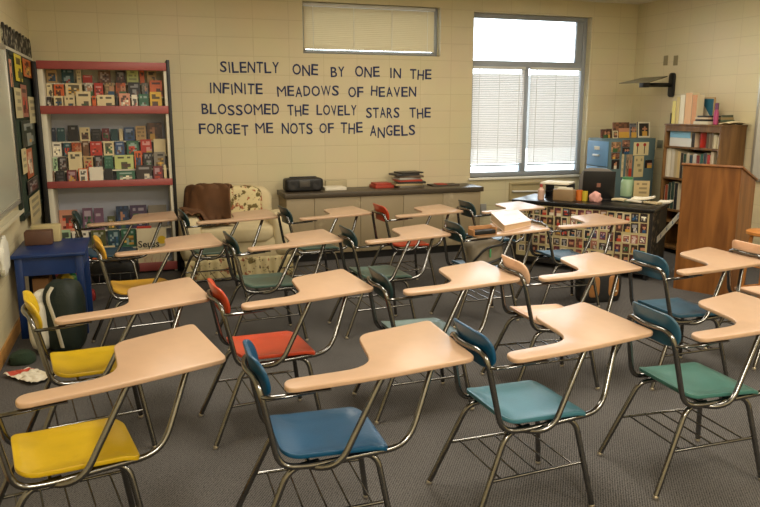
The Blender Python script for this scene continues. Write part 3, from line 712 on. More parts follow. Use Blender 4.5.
solid('storage_box', MB().box(0, 25/s1, 0, .12, 0, 14/s1), BOXB, 'brown box at the front of the blue table top', 'box', loc=(pf.x, 6.25, bz), bevel=.012)
solid('storage_box', MB().box(0, 27/s1, 0, .12, 0, 17/s1), BOXC, 'cream box behind the brown one on the blue table', 'box', loc=(pf.x+.035, 6.38, bz), bevel=.012)
# things beneath the table
solid('cardboard_box', MB().box(-.06, .06, -.12, .12, 0, .42), mat('card_tan', (170, 124, 78), .8), 'narrow tan cardboard box under the blue table next to the wall', 'box', loc=(-.79, 6.2, 0), bevel=.003)
solid('carrier_bag', MB().blob((0, 0, .2), (.1, .1, .22), .7, amp=.2, seed=2, flat_bottom=0), flecks('yellow_green', (206, 176, 40), (40, 110, 60), 7, .45, .55), 'yellow and green carrier bag standing under the blue table', 'bag', loc=(-.62, 6.28, 0))
# backpack: dark body, white pocket, strap
DKG = mat('dark_green_nylon', (24, 36, 28), .6, bump=.3, bump_scale=80); WHN = mat('white_nylon', (214, 208, 188), .6, bump=.2, bump_scale=60)
t = thing('backpack', 'black-green backpack with white pockets on the floor before the blue table', 'bag', (-.60, 5.50, 0), math.radians(-15))
MB().blob((.03, 0, .26), (.135, .13, .27), .62, amp=.05, flat_bottom=0).build('body', DKG, t, ang=180)
MB().blob((-.12, -.06, .21), (.07, .11, .18), .6, amp=.05, seed=3, flat_bottom=.012).build('front_pocket', WHN, t, ang=180)
MB().blob((-.12, -.03, .40), (.035, .09, .06), .6, amp=.05, seed=5).build('top_pocket', WHN, t, ang=180)
MB().tube(fillet([(.0, -.115, .50), (-.03, -.155, .44), (.02, -.16, .25), (.04, -.13, .06)], .06), .02, 8, flat=.4).build('strap', WHN, t)
p = at(22, 364, z=0)
solid('knit_cap', MB().blob((0, 0, .025), (.085, .075, .065), .85, amp=.12, seed=9, flat_bottom=0), mat('green_knit', (40, 58, 40), .95, bump=.8, bump_scale=140), 'dark green knitted cap lying on the carpet by the left wall', 'cap', loc=(p.x, p.y+.03, 0))
p = at(30, 381, z=0)
def crum(u, v):
    x = (u-.5)*.17+(v-.5)*-.06; y = (v-.5)*.30
    return (x+.012*noise.noise(Vector((u*5, v*5, 1))), y+.012*noise.noise(Vector((u*5, v*5, 2))), .024+.022*noise.noise(Vector((u*6, v*7, 3))))
t = thing('crumpled_wrapper', 'crumpled white paper wrapper with a red band on the carpet by the cap', 'paper', (p.x+.0, p.y+.05, 0), .5)
MB().surf(crum, 22, 30, .002).build('white_sheet', mat('wrapper_white', (222, 214, 194), .7), t, ang=20)
MB().surf(lambda u, v: tuple(Vector(crum(.1+.85*u, .78+.2*v))+Vector((0, 0, .003))), 20, 8, .002).build('red_band', mat('wrapper_red', (190, 74, 54), .6), t, ang=20)
BKN = mat('black_nylon', (26, 26, 26), .6, bump=.3, bump_scale=60)
p = at(112, 284, z=0)
t = thing('duffel_bag', 'dark duffel bag on the floor under the desks in front of the rack', 'bag', (p.x+.03, p.y+.13, 0), -.2)
MB().blob((0, 0, .11), (.24, .12, .12), .6, amp=.08, seed=6, flat_bottom=0).build('body', BKN, t, ang=180)
MB().tube(fillet([(-.1, -.09, .19), (-.06, -.1, .28), (.06, -.1, .28), (.1, -.09, .19)], .05), .012, 8).build('handle', BKN, t)
p = at(90, 302, z=0)
solid('red_pouch', MB().blob((0, 0, .05), (.05, .04, .06), .7, amp=.1, flat_bottom=0), mat('red_cloth', (150, 40, 34), .7), 'small red pouch on the floor right of the blue table', 'pouch', loc=(p.x, p.y+.05, 0))

# ------------------------------------------------------------------ slipcovered armchair with a jacket
SLIP = mat('slipcover', (212, 196, 156), .9, bump=.35, bump_scale=14, noise_amt=.05)
def floral():
    m = bpy.data.materials.new('floral_print'); m.use_nodes = True; nt = m.node_tree; b_ = nt.nodes['Principled BSDF']; b_.inputs['Roughness'].default_value = .9
    tc = nt.nodes.new('ShaderNodeTexCoord'); prev = None
    for c, sc2, lo in (((110, 96, 54), 11, .56), ((164, 96, 66), 16, .6), ((86, 60, 40), 26, .63)):
        n = nt.nodes.new('ShaderNodeTexNoise'); n.inputs['Scale'].default_value = sc2; n.inputs['Detail'].default_value = 3
        mp = nt.nodes.new('ShaderNodeMapping'); mp.inputs['Location'].default_value = (sc2, sc2*.3, 2); nt.links.new(tc.outputs['Object'], mp.inputs[0]); nt.links.new(mp.outputs[0], n.inputs['Vector'])
        r = nt.nodes.new('ShaderNodeValToRGB'); r.color_ramp.elements[0].position = lo; r.color_ramp.elements[1].position = lo+.04
        nt.links.new(n.outputs['Fac'], r.inputs[0])
        mx = nt.nodes.new('ShaderNodeMix'); mx.data_type = 'RGBA'
        nt.links.new(r.outputs[0], mx.inputs[0]); mx.inputs[7].default_value = lin(c)
        if prev: nt.links.new(prev, mx.inputs[6])
        else: mx.inputs[6].default_value = lin((214, 198, 150))
        prev = mx.outputs[2]
    nt.links.new(prev, b_.inputs['Base Color']); return m
FLOR = floral()
ax = .935; ay = 7.32
t = thing('armchair', 'wide armchair in a cream slipcover with floral back and skirt, by the rack', 'armchair', (ax, ay+.4, 0)); L = (-ax, -(ay+.4), 0)
MB().blob((ax, ay+.42, .27), (.50, .40, .17), .25, amp=.03, seed=1).build('seat_base', SLIP, t, ang=180, loc=L)
MB().blob((ax, ay+.30, .46), (.40, .32, .09), .4, amp=.05, seed=2).build('seat_cushion', SLIP, t, ang=180, loc=L)
for s_, nm in ((-1, 'arm'), (1, 'arm')): MB().blob((ax+s_*.465, ay+.27, .42), (.11, .27, .24), .45, amp=.05, seed=3+s_).build(nm, SLIP, t, ang=180, loc=L)
MB().blob((ax, ay+.80, .56), (.48, .12, .33), .35, amp=.03, seed=8).build('back', SLIP, t, ang=180, loc=L)
MB().blob((ax-.02, ay+.64, .68), (.37, .10, .23), .45, amp=.05, seed=9).build('back_cushion', FLOR, t, ang=180, loc=L)
b = MB()
def skirt(u, v):
    x = ax-.55+1.10*u; return (x, ay-.01-.012*math.sin(u*70)-.02*v, .23-.215*v)
b.surf(skirt, 90, 6, .006); b.build('skirt', FLOR, t, ang=180, loc=L)
from mathutils.bvhtree import BVHTree
vv, ff = [], []
for ch in t.children:
    k = len(vv); base_ = Vector((ax, ay+.4, 0)) + ch.location
    vv += [v.co+base_ for v in ch.data.vertices]; ff += [tuple(i+k for i in p.vertices) for p in ch.data.polygons]
bvh = BVHTree.FromPolygons(vv, ff)
NX, NY = 46, 40; X0, X1, Y0, Y1 = .405, .90, 7.36, 8.12
H = [[0]*(NY+1) for _ in range(NX+1)]
for i in range(NX+1):
    for j in range(NY+1):
        x = X0+(X1-X0)*i/NX; y = Y0+(Y1-Y0)*j/NY
        hit = bvh.ray_cast(Vector((x, y, 2)), Vector((0, 0, -1)))[0]
        H[i][j] = max(hit.z if hit else 0, .40)
def dil(H, r): return [[max(H[a][b_] for a in range(max(0, i-r), min(NX, i+r)+1) for b_ in range(max(0, j-r), min(NY, j+r)+1)) for j in range(NY+1)] for i in range(NX+1)]
def avg(H, r):
    o_ = []
    for i in range(NX+1):
        row = []
        for j in range(NY+1):
            q_ = [H[a][b_] for a in range(max(0, i-r), min(NX, i+r)+1) for b_ in range(max(0, j-r), min(NY, j+r)+1)]; row.append(sum(q_)/len(q_))
        o_.append(row)
    return o_
H2 = avg(dil(H, 3), 2)
def jk(u, v):
    fi, fj = u*NX, v*NY; i, j = min(int(fi), NX-1), min(int(fj), NY-1); a, b_ = fi-i, fj-j
    z = H2[i][j]*(1-a)*(1-b_)+H2[i+1][j]*a*(1-b_)+H2[i][j+1]*(1-a)*b_+H2[i+1][j+1]*a*b_
    x = X0+(X1-X0)*u; y = Y0+(Y1-Y0)*v
    fold = abs(math.sin((u*1.1+v*.9)*13+1.5*noise.noise(Vector((u*3, v*3, 0)))))
    trim = .62*u**1.4
    return (x+.02*math.sin(v*8), y+.03*math.sin(u*9)-trim*v*.9, z+.022+.032*fold)
solid('jacket', MB().surf(jk, 52, 44, .014), mat('brown_corduroy', (104, 70, 42), .85, noise_amt=.25, noise_scale=5), 'brown jacket thrown over the left arm and back of the armchair', 'jacket', ang=180)

# ------------------------------------------------------------------ low cabinet under the quotation, with its things
CAB = flecks('tan_cabinet', (150, 134, 104), (176, 160, 128), 5, .62, .72, .5); CABT = mat('cabinet_top', (72, 62, 48), .4)
cx0, cx1, cy0, cy1, cz = 1.55, 3.96, 7.9, YB-.03, .80
t = thing('low_cabinet', 'long low tan cabinet with dark top and scuffed doors along the back wall', 'cabinet', ((cx0+cx1)/2, (cy0+cy1)/2, 0)); L = (-(cx0+cx1)/2, -(cy0+cy1)/2, 0)
MB().box(cx0, cx1, cy0+.02, cy1, .09, cz-.055).build('body', CAB, t, smooth=False, loc=L)
MB().box(cx0+.02, cx1-.02, cy0+.06, cy1, 0, .09).build('toe_kick', BLACK, t, smooth=False, loc=L)
MB().box(cx0-.02, cx1+.03, cy0-.02, cy1, cz-.055, cz).build('cabinet_top', CABT, t, bevel=.004, loc=L)
seams = [cx0, at(315, 230, y=cy0).x, 2.42, 2.95, 3.46, cx1]
for a_, c_ in zip(seams, seams[1:]):
    MB().box(a_+.002, c_-.002, cy0, cy0+.019, .095, cz-.06).build('door', CAB, t, bevel=.002, loc=L)
def box_on(px0, px1, pyb, pyt, z, depth, y=None, x=None):
    p = at((px0+px1)/2, pyb, z=z) if y is None and x is None else at((px0+px1)/2, pyb, y=y, x=x)
    s_ = ppm(p); return Vector((p.x, p.y, z)), (px1-px0)/s_, (pyb-pyt)/s_
# radio
p, w_, h_ = box_on(284, 323, 191, 177.5, cz, .2, y=8.12)
t = thing('boom_box', 'black portable boom box at the left end of the low cabinet', 'radio', p)
MB().blob((0, .02, h_/2), (w_/2, .1, h_/2), .3, 32, 16, flat_bottom=0).build('body', BLACK, t, ang=50)
for s_ in (-1, 1): MB().lathe([(.055, 0), (.055, .01), (.045, .012), (.01, .004)], 24, Matrix.Translation((s_*w_*.31, -.078, h_*.5)) @ Matrix.Rotation(PI/2, 4, 'X')).build('speaker', mat('speaker_mesh', (40, 38, 36), .6), t)
MB().box(-w_*.13, w_*.13, -.088, -.075, h_*.35, h_*.85).build('deck_panel', mat('radio_grey', (74, 70, 64), .4), t, bevel=.003)
MB().tube(fillet([(-w_*.36, .02, h_*.95), (-w_*.34, .02, h_*1.03), (w_*.34, .02, h_*1.03), (w_*.36, .02, h_*.95)], .03), .009, 8).build('handle', BLACK, t)
# papers and books on the cabinet
CARD = mat('grey_card', (176, 164, 130), .7); PAP = mat('white_paper', (226, 218, 196), .7)
p, w_, h_ = box_on(325, 347, 190.5, 187.5, cz, .2, y=8.08); solid('paper_ream', MB().box(-w_/2, w_/2, 0, .22, 0, .035), PAP, 'flat stack of white paper right of the boom box', 'paper', loc=p, bevel=.002)
p2, w_, h_ = box_on(325, 347, 187, 181, cz, .2, y=8.32); solid('card_box', MB().box(-w_/2, w_/2, -.02, .03, 0, .095), CARD, 'upright grey card box behind the paper, right of the boom box', 'box', loc=p2, bevel=.003)
REDB = mat('red_cover', (170, 62, 44), .5)
p, w_, h_ = box_on(375, 395, 189.5, 184, cz, .2, y=8.12)
solid('red_book', MB().box(-w_/2, w_/2, 0, .2, 0, .035), REDB, 'red book lying flat on the low cabinet, lowest left of the pile', 'book', loc=p, bevel=.003, rotz=.1)
solid('red_book', MB().box(-w_/2+.01, w_/2-.03, 0.01, .19, .0352, .06), REDB, 'second red book lying on top of the lowest red one', 'book', loc=p, bevel=.003, rotz=.05)
p, w_, h_ = box_on(397, 424, 189.5, 170, cz, .2, y=8.08)
z = 0; rd = random.Random(5)
MAGS = [('grey', (120, 112, 100)), ('tan', (176, 156, 116)), ('black', (40, 38, 36)), ('red', (176, 66, 48)), ('silver', (168, 166, 158)), ('brown', (98, 80, 62)), ('charcoal', (60, 58, 56)), ('dark', (44, 40, 38))]
for i, (nm, c) in enumerate(MAGS):
    th = .024 if i < 7 else .018
    solid('magazine_stack_item', MB().box(-w_/2*rd.uniform(.85, 1.1), w_/2*rd.uniform(.85, 1.12), 0, .22, 0, th-.0005), mat('mag_'+nm, c, .4), f'{nm} magazine, {ordn(i)} from the bottom of the pile on the low cabinet', 'magazine',
          loc=(p.x+rd.uniform(-.02, .03), p.y, cz+z), rotz=rd.uniform(-.18, .18), group='magazines piled on the low cabinet', bevel=.002).name = 'magazine'
    z += th
p, w_, h_ = box_on(432, 461, 188.5, 184, cz, .2, y=8.1)
solid('flat_folder', MB().box(-w_/2, w_/2, 0, .2, 0, .016), mat('folder_dark', (70, 58, 46), .5), 'thin dark folder lying at the right end of the low cabinet', 'folder', loc=p, bevel=.002)
solid('red_booklet', MB().box(-w_*.3, w_*.05, .02, .16, .0162, .026), REDB, 'small red booklet on the thin dark folder, right end of the low cabinet', 'book', loc=p, bevel=.002)
p = at(482, 209, y=YB)
solid('junction_box', MB().box(-.04, .04, -.05, 0, -.07, .07), mat('grey_metal', (150, 148, 140), .5), 'small grey metal box on the back wall right of the low cabinet', 'box', loc=(p.x, YB, p.z), bevel=.004)
# recessed panel with a handle below the tall window
p0, p1 = at(511, 184, y=YB), at(541, 197, y=YB)
t = thing('wall_panel', 'beige wall panel with a white bar handle under the tall window', 'panel', ((p0.x+p1.x)/2, YB, (p0.z+p1.z)/2)); hw, hh = (p1.x-p0.x)/2+.03, (p0.z-p1.z)/2+.02
b = MB()
for a_ in ((-hw, hw, hh-.025, hh), (-hw, hw, -hh, -hh+.025), (-hw, -hw+.025, -hh+.025, hh-.025), (hw-.025, hw, -hh+.025, hh-.025)): b.box(a_[0], a_[1], -.03, 0, a_[2], a_[3])
b.build('frame', mat('panel_beige', (176, 160, 118), .5), t, bevel=.003)
MB().box(-hw+.025, hw-.025, -.008, 0, -hh+.025, hh-.025).build('plate', mat('panel_beige', (176, 160, 118), .5), t, smooth=False)
MB().tube(fillet([(-hw*.8, -.01, 0), (-hw*.8, -.035, 0), (hw*.7, -.035, -.01), (hw*.7, -.01, -.01)], .015), .012, 8).build('bar_handle', mat('handle_white', (226, 224, 214), .4), t)

# ------------------------------------------------------------------ teacher desk covered with snapshots
A_ = at(514.5, 199, z=.745); B_ = at(653.5, 209.3, z=.745)
A_.z = B_.z = 0; dr = (B_-A_).normalized(); nrm = Vector((-dr.y, dr.x, 0)); LD = (B_-A_).length; RZ = math.atan2(dr.y, dr.x); DD = .62
MID = (A_+B_)/2
MT = Matrix.Translation(MID) @ Matrix.Rotation(RZ, 4, 'Z')
DARKW = mat('dark_desk', (34, 30, 27), .45)
t = thing('teacher_desk', 'black-topped teacher desk, its front covered with cream sheets of snapshots', 'desk', MID, RZ)
MB().box(-LD/2-.02, LD/2+.02, -.025, DD+.02, .715, .745).build('desk_top', mat('black_laminate', (26, 24, 23), .3), t, bevel=.004)
MB().box(-LD/2, LD/2, 0, .02, .06, .715).build('front_panel', DARKW, t, smooth=False)
for xa in (-LD/2, LD/2-.4): MB().box(xa, xa+.4, .02, DD, .06, .715).build('pedestal', DARKW, t, smooth=False)
for xa in (-LD/2+.02, LD/2-.06):
    for ya in (.02, DD-.06): MB().box(xa, xa+.04, ya, ya+.04, 0, .06).build('foot', BLACK, t, smooth=False)
SHEETC = mat('cream_sheet', (186, 170, 124), .7)
cuts = [-LD/2+.04, -LD*.20, LD*.06, LD*.26, LD/2-.03]
for a_, c_ in zip(cuts, cuts[1:]): MB().box(a_+.004, c_-.004, -.003, 0, .12, .695).build('backing_sheet', SHEETC, t, smooth=False)
MB().box(LD/2, LD/2+.003, .02, .3, .1, .70).build('side_sheet', flecks('dark_collage', (28, 26, 24), (120, 104, 80), 22, .5, .66), t, smooth=False)
rd = random.Random(77); cols, rows = 17, 5
PHC = [(96, 52, 44), (66, 52, 48), (120, 84, 64), (50, 48, 54), (150, 96, 76), (84, 66, 46), (44, 36, 34), (120, 60, 70)]
for r_ in range(rows):
    for c_ in range(cols):
        cw = (LD-.11)/cols; x = -LD/2+.065+cw*(c_+.5)+rd.uniform(-.006, .006); ww = cw*rd.uniform(.74, .92); hh = rd.uniform(.075, .102)
        z = .60-r_*.108+rd.uniform(-.006, .006)
        p = MT @ Vector((x, -.0035, z))
        sheet('snapshot', ww, hh, .002, rd.choice(PHC), rd.choice(['photo', 'pic', 'fig', 'photo']), 900+r_*20+c_, p, RZ, f'snapshot on the front of the teacher desk, {ordn(r_)} row, {ordn(c_)} from left', 'photo', 'snapshots on the teacher desk',
              roll=math.radians(rd.uniform(-2.5, 2.5)), border=((222, 210, 178) if rd.random() < .3 else None), nx=6, ny=6)
# white strip with blue stars hung slantwise on the side
p0 = MT @ Vector((LD/2+.012, 0, 0)); n0 = dr
q1, q2 = on_plane(657, 240, p0, n0), on_plane(681, 213, p0, n0)
t = thing('star_banner', 'white paper strip with blue stars slanting down the side of the teacher desk', 'banner', q1)
ax_ = (q2-q1); La = ax_.length; ax_.normalize(); nn = Vector((n0.x, n0.y, 0)); up_ = nn.cross(ax_)
t.rotation_euler = Matrix((ax_, up_, nn)).transposed().to_euler()
MB().box(0, La, -.035, .035, -.0025, 0).build('paper_strip', mat('strip_white', (226, 224, 214), .6), t, smooth=False)
for k in range(4):
    st = []
    for i in range(10):
        r0 = .028 if i % 2 == 0 else .012; st.append((La*(.14+.24*k)+r0*math.cos(i*PI/5), r0*math.sin(i*PI/5)))
    MB().prism(st, 0, .0008).build('blue_star', mat('star_blue', (60, 104, 170), .6), t, smooth=False)

def desk_spot(px, py, z=.745): return at(px, py, z=z)
# laptop
p = desk_spot(600, 197.5)
q_ = MT.inverted() @ p; q_.y = min(q_.y, DD-.2); p = MT @ Vector((q_.x+.05, q_.y, .745)); s_ = ppm(p); wl_ = 30/s_; wl_ = 31/s_
t = thing('laptop', 'open black laptop seen from behind on the teacher desk', 'laptop', p, RZ*.55)
MB().box(-wl_/2, wl_/2, .0, .19, 0, .018).build('base', BLACK, t, bevel=.004)
lid = MB().box(-wl_/2, wl_/2, -.012, 0, 0, (proj(p)[1]-172)/s_).build('lid', BLACK, t, bevel=.006); lid.location = (0, .006, .018); lid.rotation_euler = (math.radians(10), 0, 0)
lg = MB()
lg.box(-.02, .02, -.0128, -.012, 12/s_, 12/s_+.045).build('emblem', mat('emblem_tan', (150, 104, 84), .4), lid, smooth=False)
def on_desk(px0, px1, pyb, pyt):
    p = desk_spot((px0+px1)/2, pyb); s_ = ppm(p); return p, (px1-px0)/s_, (pyb-pyt)/s_
# bottle
p, w_, h_ = on_desk(537.5, 544, 199.5, 184)
t = thing('lotion_bottle', 'pale pink bottle with a cap at the left end of the teacher desk', 'bottle', (p.x, p.y, .745)); r0 = w_/2
MB().lathe([(r0*.9, 0), (r0, .01), (r0, h_*.62), (r0*.5, h_*.76), (r0*.4, h_*.8)], 16).build('body', mat('bottle_pink', (206, 170, 150), .3), t)
MB().lathe([(r0*.45, h_*.8), (r0*.45, h_), (r0*.3, h_*1.01)], 12).build('cap', mat('cap_red', (170, 70, 60), .4), t)
# letter tray with papers on top
p, w_, h_ = on_desk(545, 569, 199, 181)
p = p+nrm*.15-dr*.03
p.z = .745
t = thing('letter_tray', 'black stacking letter tray topped with white papers on the teacher desk', 'tray', p, RZ)
for k in range(3): MB().box(-w_*.48, w_*.48, -.12, .14, k*h_*.36, k*h_*.36+.012).build('tray', BLACK, t, bevel=.003)
b = MB()
for xa in (-w_*.48, w_*.48-.012): b.box(xa, xa+.012, -.1, .14, .012, h_*.72)
b.build('side_rail', BLACK, t, smooth=False)
for k, xx in enumerate((-.05, .04)): MB().box(xx-.02, xx+.02, -.06, .1, .0125, h_*.36-.004).build('contents', mat('tray_items', (70, 54, 46), .6), t, smooth=False)
solid('paper_stack', MB().box(-w_*.68, w_*.5, -.14, .14, 0, .02), PAP, 'stack of white papers lying on the black letter tray', 'paper', loc=(p.x, p.y, .745+h_*.72+.013), rotz=RZ+.06, bevel=.002)
p, w_, h_ = on_desk(552, 573, 201, 189.5)
t = thing('pencil_box', 'tan box with white papers sticking out on the teacher desk by the tray', 'box', (p.x, p.y, .745), RZ)
MB().box(-w_/2, w_/2, 0, .1, 0, h_).build('body', mat('tan_vinyl', (142, 116, 82), .5), t, bevel=.01)
MB().box(-w_*.3, w_*.4, .02, .06, h_-.01, h_+.02).build('papers', PAP, t, smooth=False)
for nm, c, xa, xb, yb, yt, lab in (('mug', (206, 110, 40), 574, 581, 199, 189, 'orange cup on the teacher desk left of the laptop'), ('mug', (190, 170, 50), 580.5, 586, 199.5, 190, 'yellow cup on the teacher desk between the orange one and the laptop')):
    p, w_, h_ = on_desk(xa, xb, yb+1.5, yt+1); r0 = w_/2; p = p+dr*.015
    solid(nm, MB().lathe([(r0*.85, 0), (r0, .004), (r0, h_), (r0*.88, h_), (r0*.82, .01)], 18), mat('cup_'+lab[:6], c, .35), lab, 'cup', loc=(p.x, p.y, .745))
p, w_, h_ = on_desk(589.5, 600.5, 201.8, 191.5)
solid('pink_cloth', MB().blob((0, 0, h_*.35), (w_/2, .07, h_*.62), .9, amp=.3, freq=2, seed=12, flat_bottom=0), mat('pink_fabric', (214, 160, 150), .8), 'crumpled pink cloth in front of the laptop on the teacher desk', 'cloth', loc=(p.x, p.y, .745), ang=180)
# papers along the right half of the desk
rd = random.Random(8)
for i, (px, py, lw, nm) in enumerate([(619.5, 201.1, .135, 'cream'), (635, 202.5, .155, 'white'), (652.5, 204, .155, 'buff'), (643, 202.5, .22, 'white'), (665, 203.2, .13, 'white')]):
    p = desk_spot(px, py); lz = math.radians(rd.uniform(-4, 4))
    def pg(u, v, i=i, lw=lw): return ((u-.5)*lw, (v-.5)*.14, .016+.006*math.sin(u*PI+i)+.004*math.sin(v*4+i)+(.022*u*u if i == 3 else 0))
    solid('loose_paper', MB().surf(pg, 12, 8, .016), mat('paper_'+nm, dict(cream=(216, 200, 160), white=(230, 222, 200), buff=(196, 178, 138))[nm], .7),
          f'{nm} sheaf of papers on the teacher desk, ' + ['nearest the laptop', 'in the middle of the lower layer', 'beside the desk corner', 'curling, on top of the others', 'at the far right end'][i], 'paper', loc=(p.x, p.y, .7465+(.026 if i == 3 else 0)), rotz=RZ+lz, group='papers on the teacher desk')
# drinking glass, card holder
p, w_, h_ = on_desk(617, 630, 197.5, 178); p = p+nrm*.12; r0 = w_/2
t = thing('plastic_jar', 'clear greenish plastic jar on the teacher desk right of the laptop', 'jar', (p.x, p.y, .745))
MB().lathe([(r0*.9, 0), (r0, .01), (r0, h_*.8), (r0*.8, h_*.9)], 18).build('body', mat('jar_green', (150, 176, 140), .2), t)
MB().lathe([(r0*.82, h_*.9), (r0*.82, h_), (r0*.7, h_*1.01)], 18).build('lid', mat('lid_green', (70, 130, 84), .4), t)
p, w_, h_ = on_desk(631, 646, 198.5, 181.5); p = p+nrm*.1
sheet('tan_card', w_, h_, .012, (196, 172, 122), 'text', 31, (p.x, p.y, .745), RZ*.6, 'upright tan card standing on the teacher desk before the filing cabinet', 'card')

# ------------------------------------------------------------------ filing cabinet, frames on it, papers on its side
fx0, fx1, fy0, fy1, fz = 5.56, 6.25, 7.6, 8.05, 1.37
FLIT = mat('cabinet_teal_lit', (108, 152, 192), .4); FTEAL = mat('cabinet_teal', (84, 106, 108), .45)  # drawer fronts: the cabinet paint with bluish window light put into its colour
t = thing('filing_cabinet', 'blue-grey four drawer filing cabinet with photos on its side in the right corner', 'cabinet', ((fx0+fx1)/2, (fy0+fy1)/2, 0)); L = (-(fx0+fx1)/2, -(fy0+fy1)/2, 0)
MB().box(fx0, fx1, fy0, fy1, 0, fz).build('body', FTEAL, t, bevel=.004, loc=L)
for k in range(4):
    z = fz-.03-.325*(k+1)+.01
    d = MB().box(fx0-.018, fx0, fy0+.012, fy1-.012, z, z+.31).build('drawer', FLIT, t, bevel=.004, loc=L)
    MB().box(fx0-.04, fx0-.018, fy0+.16, fy1-.16, z+.12, z+.145).build('handle', mat('handle_steel', (200, 200, 196), .3, .7), d, bevel=.004)
    MB().box(fx0-.023, fx0-.018, fy0+.17, fy1-.17, z+.2, z+.245).build('label_holder', mat('label_white', (220, 216, 200), .5), d, bevel=.002)
for i, (xa, xb, yt, c, bd, lab) in enumerate([(593, 600, 129.5, (110, 66, 52), None, 'small brown photo at the left end atop the filing cabinet'), (606, 611, 129, (84, 54, 46), None, 'small dark photo second from left atop the filing cabinet'), (612, 617, 131, (150, 130, 90), (226, 214, 180), 'tiny cream framed photo atop the filing cabinet'),
                              (612.5, 628.5, 122.5, (140, 96, 70), None, 'wide brown group photo in the middle of the filing cabinet top'), (629.5, 635.5, 123.5, (120, 122, 128), None, 'narrow grey photo atop the filing cabinet next to the white frame'), (637, 649, 122, (50, 46, 44), (226, 216, 190), 'white framed dark portrait at the right end atop the filing cabinet')]):
    yp = 7.72 if i in (2,) else 7.80
    pa, pb = at(xa, 137, y=yp), at(xb, 137, y=yp); ht = (at(xa, yt, y=yp).z-fz)
    sheet('framed_photo', pb.x-pa.x, ht, .018, c, 'photo', 60+i, (max(fx0+.055, (pa.x+pb.x)/2), yp, fz+.0005), 0, lab, 'photo', 'photos standing on the filing cabinet', tilt=math.radians(-6), border=bd)
SIDE = [(611, 621, 142, 152, (190, 150, 110), 'photo', 'tan photo at the top left of the cabinet side'), (622, 630, 140, 147, (150, 110, 90), 'photo', 'small photo at the top of the cabinet side, left of the tulip sheet'), (622, 629.5, 147.5, 154, (60, 48, 46), 'photo', 'dark photo under the small top one on the cabinet side'),
        (611, 619.5, 152.8, 159, (140, 96, 74), 'photo', 'brown photo on the cabinet side, second down at the left'), (611, 619.5, 159.8, 169, (48, 36, 36), 'photo', 'dark photo on the cabinet side, third down at the left'), (620.5, 624.2, 153, 177, (208, 190, 146), 'text', 'long narrow cream sheet on the cabinet side'),
        (625, 632.5, 154.5, 177, (176, 150, 120), 'photo', 'tall pale photo sheet on the cabinet side beside the narrow cream one'), (633, 644, 156, 177, (208, 190, 140), 'text', 'large cream note in the middle of the cabinet side'), (644.5, 652, 160, 168, (56, 42, 40), 'photo', 'small dark photo at the right of the cabinet side')]
for i, (xa, xb, ya, yb, c, kd, lab) in enumerate(SIDE):
    pa, pb = at(xa, yb, y=fy0), at(xb, ya, y=fy0)
    pc = at((xa+xb)/2, (ya+yb)/2, y=fy0); h_ = (yb-ya)/ppm(pc)
    sheet('pinned_photo' if kd == 'photo' else 'pinned_note', pb.x-pa.x, h_, .003, c, kd, 80+i, ((pa.x+pb.x)/2, fy0-.0005, pc.z-h_/2), 0, lab, 'photo' if kd == 'photo' else 'note', 'papers on the filing cabinet side')
pa, pb = at(633, 155.5, y=fy0), at(649, 142, y=fy0)
t = thing('tulip_sheet', 'cream sheet with two red flowers at the top of the filing cabinet side', 'note', ((pa.x+pb.x)/2, fy0-.0005, pa.z)); w_, h_ = pb.x-pa.x, pb.z-pa.z
MB().box(-w_/2, w_/2, -.003, 0, 0, h_).build('paper', mat('sheet_cream2', (216, 200, 152), .7), t, smooth=False)
for k, xx in enumerate((-w_*.25, w_*.22)):
    MB().lathe([(.022, 0), (.022, .0008)], 16, Matrix.Translation((xx, -.003, h_*.8)) @ Matrix.Rotation(PI/2, 4, 'X')).build('red_flower', mat('flower_red', (170, 40, 34), .6), t)
    MB().box(xx-.006, xx+.006, -.0038, -.003, h_*.12, h_*.72).build('stem', mat('stem_dark', (44, 40, 34), .6), t, smooth=False)

# ------------------------------------------------------------------ office chair behind the desk
pt_ = at(596, 170, y=7.1)
t = thing('office_chair', 'grey rounded office chair back rising behind the laptop', 'chair', (pt_.x+.17, 7.28, 0), RZ)
zt = pt_.z; GREYF = mat('grey_fabric', (122, 116, 108), .9, bump=.3, bump_scale=90)
MB().blob((0, -.05, zt-.24), (.215, .05, .25), .55).build('backrest', GREYF, t, ang=180)
MB().blob((0, .22, .46), (.23, .22, .05), .5).build('seat', GREYF, t, ang=180)
MB().tube([(0, .0, .5), (0, .02, .42), (0, .15, .40)], .02, 8).build('back_bar', BLACK, t)
MB().tube([(0, .2, .41), (0, .2, .1)], .028, 10).build('gas_column', BLACK, t)
for k in range(5):
    a_ = k*2*PI/5+.3
    lg = MB().tube([(0, .2, .11), (.13*math.cos(a_), .2+.13*math.sin(a_), .10), (.25*math.cos(a_), .2+.25*math.sin(a_), .07)], [.024, .02, .015], 8).build('base_arm', BLACK, t)
    MB().lathe([(.02, -.015), (.027, -.01), (.027, .01), (.02, .015)], 12, Matrix.Translation((.25*math.cos(a_), .2+.25*math.sin(a_), .029)) @ Matrix.Rotation(PI/2, 4, 'X')).build('caster', BLACK, lg)

